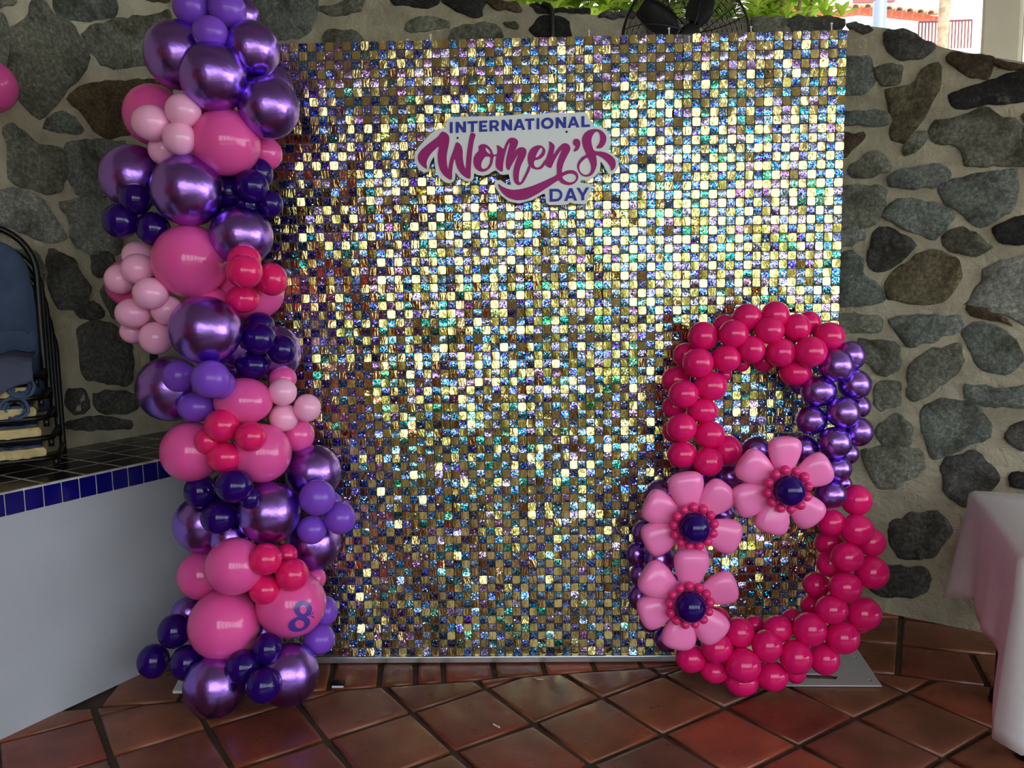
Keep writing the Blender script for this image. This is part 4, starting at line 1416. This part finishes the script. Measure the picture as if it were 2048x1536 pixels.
def make_chair(lab):
    t = thing('stacking_chair', lab, 'chair', base, None)
    mb = MB()
    for sgnx in (1,):
        path = []
        for k in range(0, 9):
            z = 0.006 + k * 0.05
            path.append(chair_pt(-0.165 + 0.0 * k, -0.02 - 0.06 * (z / 0.6), z))
        for k in range(0, 17):
            a = math.pi - math.pi * k / 16
            path.append(chair_pt(0.165 * math.cos(a), -0.06, 0.44 + 0.185 * math.sin(a)))
        for k in range(8, -1, -1):
            z = 0.006 + k * 0.05
            path.append(chair_pt(0.165, -0.02 - 0.06 * (z / 0.6), z))
        mb.tube([p for p in path], 0.0135, 8)
    f = mesh_obj('back_frame', mb.v, mb.f, 'black_metal', t, True)
    # padded back, rounded at the top
    pts = []
    for k in range(21):
        a = math.pi - math.pi * k / 20
        pts.append((0.142 * math.cos(a), 0.425 + 0.15 * math.sin(a)))
    pts += [(0.142, 0.2), (0.12, 0.185), (-0.12, 0.185), (-0.142, 0.2)]
    vs, fs = [], []
    n = len(pts)
    c = np.mean(np.array(pts), 0)
    for s_, fw_ in ((0.97, -0.075), (1.0, -0.06), (0.97, -0.035), (0.7, -0.028), (0.3, -0.026)):
        for x, z in pts:
            vs.append(chair_pt(c[0] + (x - c[0]) * s_, fw_, c[1] + (z - c[1]) * s_))
    for k in range(4):
        for i in range(n):
            j = (i + 1) % n
            fs.append((k * n + i, k * n + j, (k + 1) * n + j, (k + 1) * n + i))
    fs += [tuple(range(n))[::-1], tuple(range(4 * n, 5 * n))]
    recalc(mesh_obj('backrest', vs, fs, 'fabric', t, True))

    def slab(name, x0, x1, f0, f1, z0, z1, material, parent, wob=0.0, seed=0):
        vs, fs = [], []
        nx = 10
        P = []
        for i in range(nx + 1):
            P.append((x0 + (x1 - x0) * i / nx, f1 + wob * noise.noise((i * 0.9, seed, 0.3)) + 0.02 * (1 - (2 * i / nx - 1) ** 2)))
        P += [(x1, f0), (x0, f0)]
        m_ = len(P)
        cc = np.mean(np.array(P), 0)
        for s_, z in ((0.96, z0), (1, z0 + (z1 - z0) * .25), (1, z0 + (z1 - z0) * .7), (0.94, z1)):
            vs += [chair_pt(cc[0] + (x - cc[0]) * s_, cc[1] + (f_ - cc[1]) * s_, z) for x, f_ in P]
        for k in range(3):
            for i in range(m_):
                j = (i + 1) % m_
                fs.append((k * m_ + i, k * m_ + j, (k + 1) * m_ + j, (k + 1) * m_ + i))
        fs += [tuple(range(m_))[::-1], tuple(range(3 * m_, 4 * m_))]
        return recalc(mesh_obj(name, vs, fs, material, parent, False))
    sd_ = random.uniform(0, 50)
    seat = slab('seat', -0.15, 0.115, -0.01, 0.26, 0.05, 0.085, 'foam', t, 0.02, sd_)
    slab('seat_cover', -0.152, 0.10, -0.01, 0.225, 0.083, 0.093, 'fabric', seat, 0.07, sd_ + 5)
    mb = MB()
    mb.tube([chair_pt(-0.165, -0.02, 0.045), chair_pt(-0.16, 0.24, 0.042), chair_pt(-0.12, 0.27, 0.042), chair_pt(0.1, 0.27, 0.042), chair_pt(0.15, 0.24, 0.042), chair_pt(0.165, -0.02, 0.045)], 0.011, 8)
    mesh_obj('seat_frame', mb.v, mb.f, 'black_metal', t, True)
    for x in (-0.155, 0.145):
        mb = MB()
        mb.tube([chair_pt(x, 0.235, 0.042), chair_pt(x, 0.245, 0.006)], 0.011, 8)
        mesh_obj('leg', mb.v, mb.f, 'black_metal', t, True)
    return t


def rag(parent, x, f, z, r, seed):
    """torn upholstery cloth hanging as a crumpled loop"""
    mb = MB()
    for q in range(3):
        pts = []
        for k in range(14):
            a = 2 * math.pi * k / 14
            pts.append(chair_pt(x + r * (0.9 - 0.2 * q) * math.cos(a) + 0.01 * noise.noise((k * .7, seed, q)), f + 0.02 * noise.noise((k * .5, seed + 3, q)) - 0.012 * q, z + r * 0.8 * (1 - 0.2 * q) * math.sin(a)))
        mb.tube(pts, [0.006 + 0.004 * abs(noise.noise((k * 0.9, seed, 7))) for k in range(14)], 6, closed=True)
    o = mesh_obj('torn_cloth', mb.v, mb.f, 'fabric', parent, True)


CH = ['lowest stacked chair, on the navy tiles of the bench', 'second chair from the bottom of the stack on the bench', 'middle chair of the stack on the tiled bench', 'fourth chair up in the stack on the bench', 'topmost stacked chair, blue padded back in a black arched frame']
for i, lab in enumerate(CH):
    t = make_chair(lab)
    t['group'] = 'chairs stacked on the bench'
    t.location = base + Vector((0, 0, 0.079 * i)) + cr * (0.011 * (4 - i) - 0.03) - cf * (0.006 * (4 - i) - 0.01)
    if i == 4:
        # cloth of the top seat hangs over its front
        vs, fs = [], []
        nx, nz = 14, 8
        for a in range(nz + 1):
            for b in range(nx + 1):
                x = -0.17 + 0.31 * b / nx
                s_ = a / nz
                f_ = 0.0 + 0.30 * min(s_ / 0.55, 1) + 0.02 * max(s_ - 0.55, 0)
                drop = max(s_ - 0.5, 0) * (0.26 - 0.13 * max(b / nx - 0.55, 0) / 0.45)
                z = 0.125 - 0.02 * s_ - drop + 0.006 * math.sin(b * 1.3)
                vs.append(chair_pt(x, f_ + 0.008 * noise.noise((b * .6, a * .6, 1)), z))
        for a in range(nz):
            for b in range(nx):
                fs.append((a * (nx + 1) + b, a * (nx + 1) + b + 1, (a + 1) * (nx + 1) + b + 1, (a + 1) * (nx + 1) + b))
        o = mesh_obj('seat_cloth', vs, fs, 'fabric_grey', t, True)
        md = o.modifiers.new('thick', 'SOLIDIFY')
        md.thickness = 0.004
    if i in (3, 2):
        rag(t, 0.085 if i == 3 else 0.05, 0.285, 0.09, 0.05, i * 3.1)

# ------------------------------------------------------------------ fan on the wall behind the backdrop
fy = 0.30
fc = on_y(1372, 81, fy)
fr = 127 * (fc - CAM).dot(FW) / FPX
fan = thing('wall_fan', 'black round caged fan on the wall behind the sequin backdrop', 'fan', fc)
mb = MB()


def dome(r):
    return -0.085 * (1 - (r / fr) ** 2) ** 0.5 if r < fr else 0


def circ(r, y, n=56):
    return [fc + Vector((r * math.cos(2 * math.pi * k / n), y, r * math.sin(2 * math.pi * k / n))) for k in range(n)]


for k in range(40):
    r = fr * (0.2 + 0.8 * k / 39.0)
    mb.tube(circ(r, dome(r)), 0.0016, 4, closed=True)
for k in range(12):
    a = 2 * math.pi * k / 12 + 0.1
    pts = []
    for j in range(9):
        r = fr * (0.15 + 0.85 * j / 8)
        pts.append(fc + Vector((r * math.cos(a + 0.25 * j / 8), dome(r) - 0.002, r * math.sin(a + 0.25 * j / 8))))
    mb.tube(pts, 0.0022, 5)
mb.build('front_guard', 'black_metal', fan)
mb = MB()
for k in range(10):
    r = fr * (0.3 + 0.7 * k / 9.0)
    mb.tube(circ(r, 0.09 - 0.0 * dome(r), 40), 0.0015, 4, closed=True)
for k in range(10):
    a = 2 * math.pi * k / 10
    mb.tube([fc + Vector((0.06 * math.cos(a), 0.095, 0.06 * math.sin(a))), fc + Vector((fr * math.cos(a), 0.09, fr * math.sin(a))), fc + Vector((fr * math.cos(a), 0.0, fr * math.sin(a)))], 0.0022, 5)
mb.build('rear_guard', 'black_metal', fan)
mb = MB()
mb.tube(circ(fr, 0.0, 64), 0.006, 8, closed=True)
mb.build('rim', 'black_metal', fan, True)
for k in range(5):
    mb = MB()
    a0 = math.radians(60 + 72 * k)
    rows = []
    for j in range(7):
        r = 0.05 + (fr * 0.9 - 0.05) * j / 6
        wd = 0.022 + 0.032 * math.sin(math.pi * min(j / 6 * 0.8 + 0.1, 1))
        for s_ in (-1, -0.3, 0.4, 1):
            a = a0 + s_ * wd / max(r, 0.12)
            a += 0.15 * j / 6
            rows.append(fc + Vector((r * math.cos(a), 0.02 + 0.022 * s_ * 0.9 + 0.008 * s_ * s_, r * math.sin(a))))
    fs = [(j * 4 + s_, j * 4 + s_ + 1, j * 4 + s_ + 5, j * 4 + s_ + 4) for j in range(6) for s_ in range(3)]
    mb.add(rows, fs)
    o = mb.build('blade', 'black_metal', fan, True)
    md = o.modifiers.new('thick', 'SOLIDIFY')
    md.thickness = 0.003
mb = MB()
mb.tube([fc + Vector((0, -0.09, 0)), fc + Vector((0, -0.085, 0)), fc + Vector((0, 0.03, 0)), fc + Vector((0, 0.15, 0))], [0.03, 0.04, 0.045, 0.045], 20)
mb.build('motor', 'black_metal', fan, True)
mb = MB()
mb.tube([fc + Vector((0, 0.14, 0)), fc + Vector((0, 0.30, 0)), fc + Vector((0, 0.44, 0))], 0.02, 10)
mb.build('bracket', 'black_metal', fan, True)

# black pipe over the wall top
pp = [on_wall(u, v, *WB) for u, v in ((1070, 13), (1090, 12), (1100, 15), (1105, 24), (1106, 50), (1106, 200))]
dn = Vector((-0.102, -0.995, 0))
pth = [pp[0] + Vector((-0.05, 0.25, 0.01)), pp[0] + Vector((0, 0.08, 0.01))] + [p + dn * 0.03 for p in pp[1:]]
mb = MB()
mb.tube(pth, 0.011, 10)
o = mb.build('hose', 'pipe', None, True)
tag(o, 'black pipe bent over the wall top behind the backdrop', 'pipe')

# ------------------------------------------------------------------ table under a white cloth
T0 = Vector((1.475, -0.204, 0))
te = Vector((-0.34, -0.94, 0)).normalized()
tr = Vector((0.94, -0.34, 0))
TL, TW_, TH = 0.78, 0.8, 0.742
table = thing('table', 'square table on black legs under the white cloth at the right', 'table', T0 + te * TL / 2 + tr * TW_ / 2)
mb = MB()
mb.prism([T0 + te * 0.01 + tr * 0.01 + Vector((0, 0, TH - 0.03)), T0 + te * (TL - 0.01) + tr * 0.01 + Vector((0, 0, TH - 0.03)), T0 + te * (TL - 0.01) + tr * (TW_ - 0.01) + Vector((0, 0, TH - 0.03)), T0 + te * 0.01 + tr * (TW_ - 0.01) + Vector((0, 0, TH - 0.03))], (0, 0, 0.026))
recalc(mb.build('tabletop', 'black_metal', table))
fp = on_floor(2044, 1516)
for a, b in ((0.1, 0.1), (TL - 0.1, 0.1), (TL - 0.1, TW_ - 0.1), (0.1, TW_ - 0.1)):
    p = T0 + te * a + tr * b
    if a > 0.5 and b < 0.5:
        p = Vector((fp.x + 0.015, fp.y, 0))
    mb = MB()
    mb.tube([p + Vector((0, 0, TH - 0.03)), p + Vector((0, 0, 0.05)), p + Vector((0, 0, 0.045)), p + Vector((0, 0, 0.003))], [0.02, 0.018, 0.03, 0.034], 14)
    mb.build('leg', 'black_metal', table, True)
vs, fs = [], []
NP = 160
rows = 12
per = 2 * (TL + TW_)


def rim_pt(s):
    s %= per
    if s < TL:
        return T0 + te * s, s
    s -= TL
    if s < TW_:
        return T0 + te * TL + tr * s, s
    s -= TW_
    if s < TL:
        return T0 + te * (TL - s) + tr * TW_, s
    s -= TL
    return T0 + tr * (TW_ - s), s


ctr = T0 + te * TL / 2 + tr * TW_ / 2
corner_s = [0, TL, TL + TW_, 2 * TL + TW_]
loops = []
for k in range(NP):
    s_ = per * k / NP
    p, _ = rim_pt(s_)
    p2, _ = rim_pt(s_ + 0.01)
    p0, _ = rim_pt(s_ - 0.01)
    tng = (p2 - p0).normalized()
    outn = Vector((tng.y, -tng.x, 0))
    if outn.dot(p - ctr) < 0:
        outn = -outn
    dc = min(min(abs(s_ - c), per - abs(s_ - c)) for c in corner_s)
    d1 = min(abs(s_ - TL), per - abs(s_ - TL))
    d0 = min(s_, per - s_)
    drop = 0.36 + 0.012 * math.sin(s_ * 23) + 0.19 * math.exp(-(d1 / 0.12) ** 2) + 0.05 * math.exp(-(d0 / 0.06) ** 2)
    fold = math.sin(s_ * 31) * 0.5 + math.sin(s_ * 17 + 1) * 0.6
    fl = (0.055 if d0 < 0.3 else 0.03) * math.exp(-(dc / 0.10) ** 2)
    loops.append((p, outn, drop, fold, fl))
cz = Vector((0, 0, TH))
for k, (p, outn, drop, fold, fl) in enumerate(loops):       # inner ring of the top
    vs.append(ctr + (p - ctr) * 0.55 + cz + Vector((0, 0, 0.003)))
for k, (p, outn, drop, fold, fl) in enumerate(loops):
    vs.append(ctr + (p - ctr) * 0.985 + cz + Vector((0, 0, 0.004)))
for r in range(1, rows + 1):
    t = r / rows
    for k, (p, outn, drop, fold, fl) in enumerate(loops):
        off = 0.006 + (fl * t ** 0.8) + 0.014 * fold * t ** 1.3 + 0.012 * t
        vs.append(p + outn * off + cz + Vector((0, 0, 0.001 - drop * (t ** 0.9 if r > 1 else 0.03))))
for r in range(rows + 1):
    for k in range(NP):
        j = (k + 1) % NP
        fs.append((r * NP + k, r * NP + j, (r + 1) * NP + j, (r + 1) * NP + k))
fs.append(tuple(range(NP)))
cloth = recalc(mesh_obj('tablecloth', vs, fs, 'cloth', None, True))
md = cloth.modifiers.new('thick', 'SOLIDIFY')
md.thickness = 0.0025
tag(cloth, 'white tablecloth draped over the square table at the right', 'tablecloth')

# ------------------------------------------------------------------ outdoors beyond the wall
lm = []
for k in range(5):
    vs = []
    L = 0.085 * random.uniform(0.85, 1.2)
    wd = 0.017
    for t, w in ((0, 0.15), (0.3, 0.8), (0.62, 1.0), (0.88, 0.6), (1, 0.05)):
        y = L * t
        z = 0.03 * t - 0.045 * t * t
        vs += [(-wd * w, y, z + 0.004 * w), (0, y, z), (wd * w, y, z + 0.004 * w)]
    fs = []
    for r in range(4):
        fs += [(r * 3, r * 3 + 1, r * 3 + 4, r * 3 + 3), (r * 3 + 1, r * 3 + 2, r * 3 + 5, r * 3 + 4)]
    lm.append((vs, fs))
leafmesh = []
for vs, fs in lm:
    me = bpy.data.meshes.new('leaf')
    me.from_pydata(vs, [], fs)
    me.materials.append(M['leaf'])
    leafmesh.append(me)


def shrub(cx, cy_, ztop, w, d, h, lab, n_part, n_stuff):
    t = thing('leafy_shrub', lab, 'shrub', (cx, cy_, ztop - h), 'shrubs beyond the stone wall')
    mb = MB()
    for k in range(5):
        a = random.uniform(0, 6.28)
        mb.tube([Vector((cx, cy_, 1.88)), Vector((cx + 0.1 * math.cos(a), cy_ + 0.1 * math.sin(a), ztop - h * 0.6)), Vector((cx + w * 0.35 * math.cos(a), cy_ + d * 0.3 * math.sin(a), ztop - h * 0.15))], [0.02, 0.014, 0.006], 6)
    mb.build('stem', 'bark', t)
    bulk = MB()
    tot = 0
    while tot < n_part + n_stuff:
        c = Vector((random.uniform(-w / 2, w / 2), random.uniform(-d / 2, d / 2), 0))
        f_ = 1 - (abs(c.x) / (w / 2)) ** 3 * 0.35
        front = c.y < -d * 0.2
        c.z = h * random.uniform(0.35, 1.0) * f_
        na = random.randint(6, 9)
        a0 = random.uniform(0, 6.28)
        for j in range(na):
            a = a0 + 2 * math.pi * j / na
            R = Matrix.Rotation(a, 4, 'Z') @ Matrix.Rotation(random.uniform(0.1, 0.9), 4, 'X')
            mt = Matrix.Translation(c) @ R
            if tot < n_part:
                o = bpy.data.objects.new('leaf', random.choice(leafmesh))
                COL.objects.link(o)
                o.parent = t
                o.matrix_local = mt
            else:
                v, f = random.choice(lm)
                bulk.add([mt @ Vector(x) + t.location for x in v], f)
            tot += 1
    o = bulk.build('foliage', 'leaf', t)
    o['kind'] = 'stuff'


shrub(0.04, 1.5, 3.42, 0.84, 0.5, 0.85, 'bright green shrub over the wall top, left of the fan', 90, 2400)
shrub(0.76, 1.5, 3.42, 0.5, 0.5, 0.85, 'bright green shrub seen through the fan cage', 90, 1300)
shrub(1.29, 1.5, 3.3, 0.46, 0.5, 0.75, 'bright green shrub over the wall, right of the fan', 90, 800)

# house across the way
HY = 8.0
H = lambda u, v, y=HY: on_y(u, v, y)
house = thing('house', 'white house with an orange edged clay tile roof beyond the wall', 'house', (6, HY, 1.9))
mb = MB()
a, b = H(1500, 30), H(1893, 40)
mb.box((a.x - 0.6, HY + 0.35, 1.88), (b.x + 0.0, HY + 4, H(1700, 30).z))
mb.box((a.x - 1.5, HY + 2.2, 1.88), (b.x + 6.0, HY + 6, H(1700, -260).z))
mb.build('wall', 'white_paint', house)
segs = [((1540, 2), (1668, 23)), ((1668, 23), (1722, 17)), ((1722, 17), (1890, 34))]
for (u0_, v0_), (u1_, v1_) in segs:
    mb = MB()
    p, q = H(u0_, v0_), H(u1_, v1_)
    mb.prism([p, q, q - Vector((0, 0, 0.075)), p - Vector((0, 0, 0.075))], (0, 0.5, 0.03))
    recalc(mb.build('fascia', 'orange', house))
    mb = MB()
    p2, q2 = p - Vector((0, 0, 0.075)), q - Vector((0, 0, 0.075))
    mb.prism([p2 + Vector((0, 0.04, 0)), q2 + Vector((0, 0.04, 0)), q2 + Vector((0, 0.45, -0.08)), p2 + Vector((0, 0.45, -0.08))], (0, 0, 0.02))
    recalc(mb.build('soffit', 'white_paint', house))
    L = (q - p).length
    nT = max(int(L / 0.13), 1)
    for k in range(nT):
        c = p + (q - p) * ((k + 0.5) / nT)
        mb = MB()
        arc = [c + Vector((0.058 * math.cos(x), -0.05, 0.055 * math.sin(x) + 0.004)) for x in (math.pi * j / 7 for j in range(8))]
        inn = [c + Vector((0.042 * math.cos(x), -0.05, 0.040 * math.sin(x) + 0.004)) for x in (math.pi * j / 7 for j in range(7, -1, -1))]
        mb.prism(arc + inn, (0, 0.7, 0.22))
        recalc(mb.build('roof_tile', 'roof_clay', house))
# dark red window frames at the top edge
mb = MB()
a, b = H(1710, -60, HY + 2.15), H(1790, 3, HY + 2.15)
mb.box((a.x, a.y, b.z), (b.x, a.y + 0.06, a.z))
mb.build('window', 'rail', house)
# terrace railing
RY = 6.0
rail = thing('railing', 'dark red metal railing of thin bars beyond the wall', 'railing', on_y(1890, 95, RY))
tops = [on_y(1838, 44, RY), on_y(1892, 42, RY), on_y(1944, 40, RY)]
for a, b in ((tops[0], tops[1]), (tops[1], tops[2])):
    mb = MB()
    mb.tube([a, b], 0.012, 6)
    mb.build('handrail', 'rail', rail)
    n = 8
    for k in range(n + 1):
        p = a + (b - a) * (k / n)
        mb = MB()
        zb = on_y(1890, 101, RY).z
        mb.tube([p, Vector((p.x, p.y, zb))], 0.0085, 6)
        mb.build('baluster', 'rail', rail)
mb = MB()
zb = on_y(1890, 101, RY).z
mb.box((tops[0].x - 0.05, RY - 0.06, 1.88), (tops[2].x + 0.4, RY + 1.9, zb))
mb.build('curb', 'white_paint', rail)
# grey post and palm trunk
a, b = on_y(1748, -30, 4.5), on_y(1771, 60, 4.5)
mb = MB()
cx = (a.x + b.x) / 2
mb.tube([(cx, 4.5, 1.88), (cx, 4.5, on_y(1760, 3, 4.5).z)], (b.x - a.x) / 2, 16)
o = mb.build('post', 'greypost', None, True)
tag(o, 'grey round post rising behind the wall in front of the white house', 'post')
mb = MB()
p0, p1 = on_y(1884, 90, 5.2), on_y(1890, 0, 5.2)
pts = [Vector((p0.x, 5.2, 1.88))] + [p0 + (p1 - p0) * t for t in np.linspace(0, 3, 16)]
mb.tube(pts, [0.05 + 0.004 * (k % 2) for k in range(len(pts))], 10)
palm = thing('palm_tree', 'slender palm trunk in front of the red railing beyond the wall', 'tree', (p0.x, 5.2, 1.88))
mb.build('trunk', 'bark', palm, True)
topc = pts[-1]
for k in range(7):
    a = 2 * math.pi * k / 7
    mb = MB()
    fr_ = []
    for j in range(8):
        t = j / 7
        c = topc + Vector((math.cos(a) * t * 1.2, math.sin(a) * t * 1.2, 0.5 * t - 0.9 * t * t))
        wv = Vector((-math.sin(a), math.cos(a), 0)) * 0.16 * math.sin(math.pi * (0.1 + 0.9 * t)) + Vector((0, 0, -0.03))
        fr_ += [c + wv, c, c - Vector((wv.x, wv.y, 0.03))]
    fs = []
    for j in range(7):
        fs += [(j * 3, j * 3 + 1, j * 3 + 4, j * 3 + 3), (j * 3 + 1, j * 3 + 2, j * 3 + 5, j * 3 + 4)]
    mb.add(fr_, fs)
    mb.build('frond', 'leaf', palm, True)

# ------------------------------------------------------------------ bits on the floor
p = on_floor(992, 1453)
mb = MB()
mb.tube([p + Vector((-0.009, 0.008, 0.004)), p + Vector((0.012, -0.012, 0.004))], 0.0028, 6)
tag(mb.build('plastic_stub', 'white_plastic'), 'tiny white plastic stub on a terracotta floor tile', 'litter')
p = on_floor(1077, 1359)
mb = MB()
mb.tube([p + Vector((-0.02, 0.012, 0.003)), p + Vector((-0.005, -0.004, 0.004)), p + Vector((0.02, -0.006, 0.003))], 0.002, 5)
tag(mb.build('twig', 'foam'), 'small pale curled twig on the floor before the backdrop', 'twig')
p = on_floor(675, 1374)
mb = MB()
mb.box((p.x - 0.028, p.y - 0.004, 0.0), (p.x + 0.022, p.y + 0.03, 0.014))
clipo = thing('black_clip', 'small black and white clip on the floor right of the balloon column', 'clip', (p.x, p.y, 0))
mb.build('body', 'black_metal', clipo)
mb = MB()
mb.box((p.x - 0.02, p.y - 0.006, 0.0), (p.x + 0.024, p.y - 0.004, 0.007))
mb.build('edge', 'white_plastic', clipo)
p = on_floor(296, 1376)
mb = MB()
mb.prism([p + Vector((-0.04, -0.004, 0.001)), p + Vector((0.025, -0.006, 0.001)), p + Vector((0.04, 0.012, 0.001)), p + Vector((-0.02, 0.01, 0.001))], (0, 0, 0.0012))
tag(recalc(mb.build('paper_scrap', 'violet_paper')), 'small pinkish paper scrap on the floor beside the white bench', 'paper')
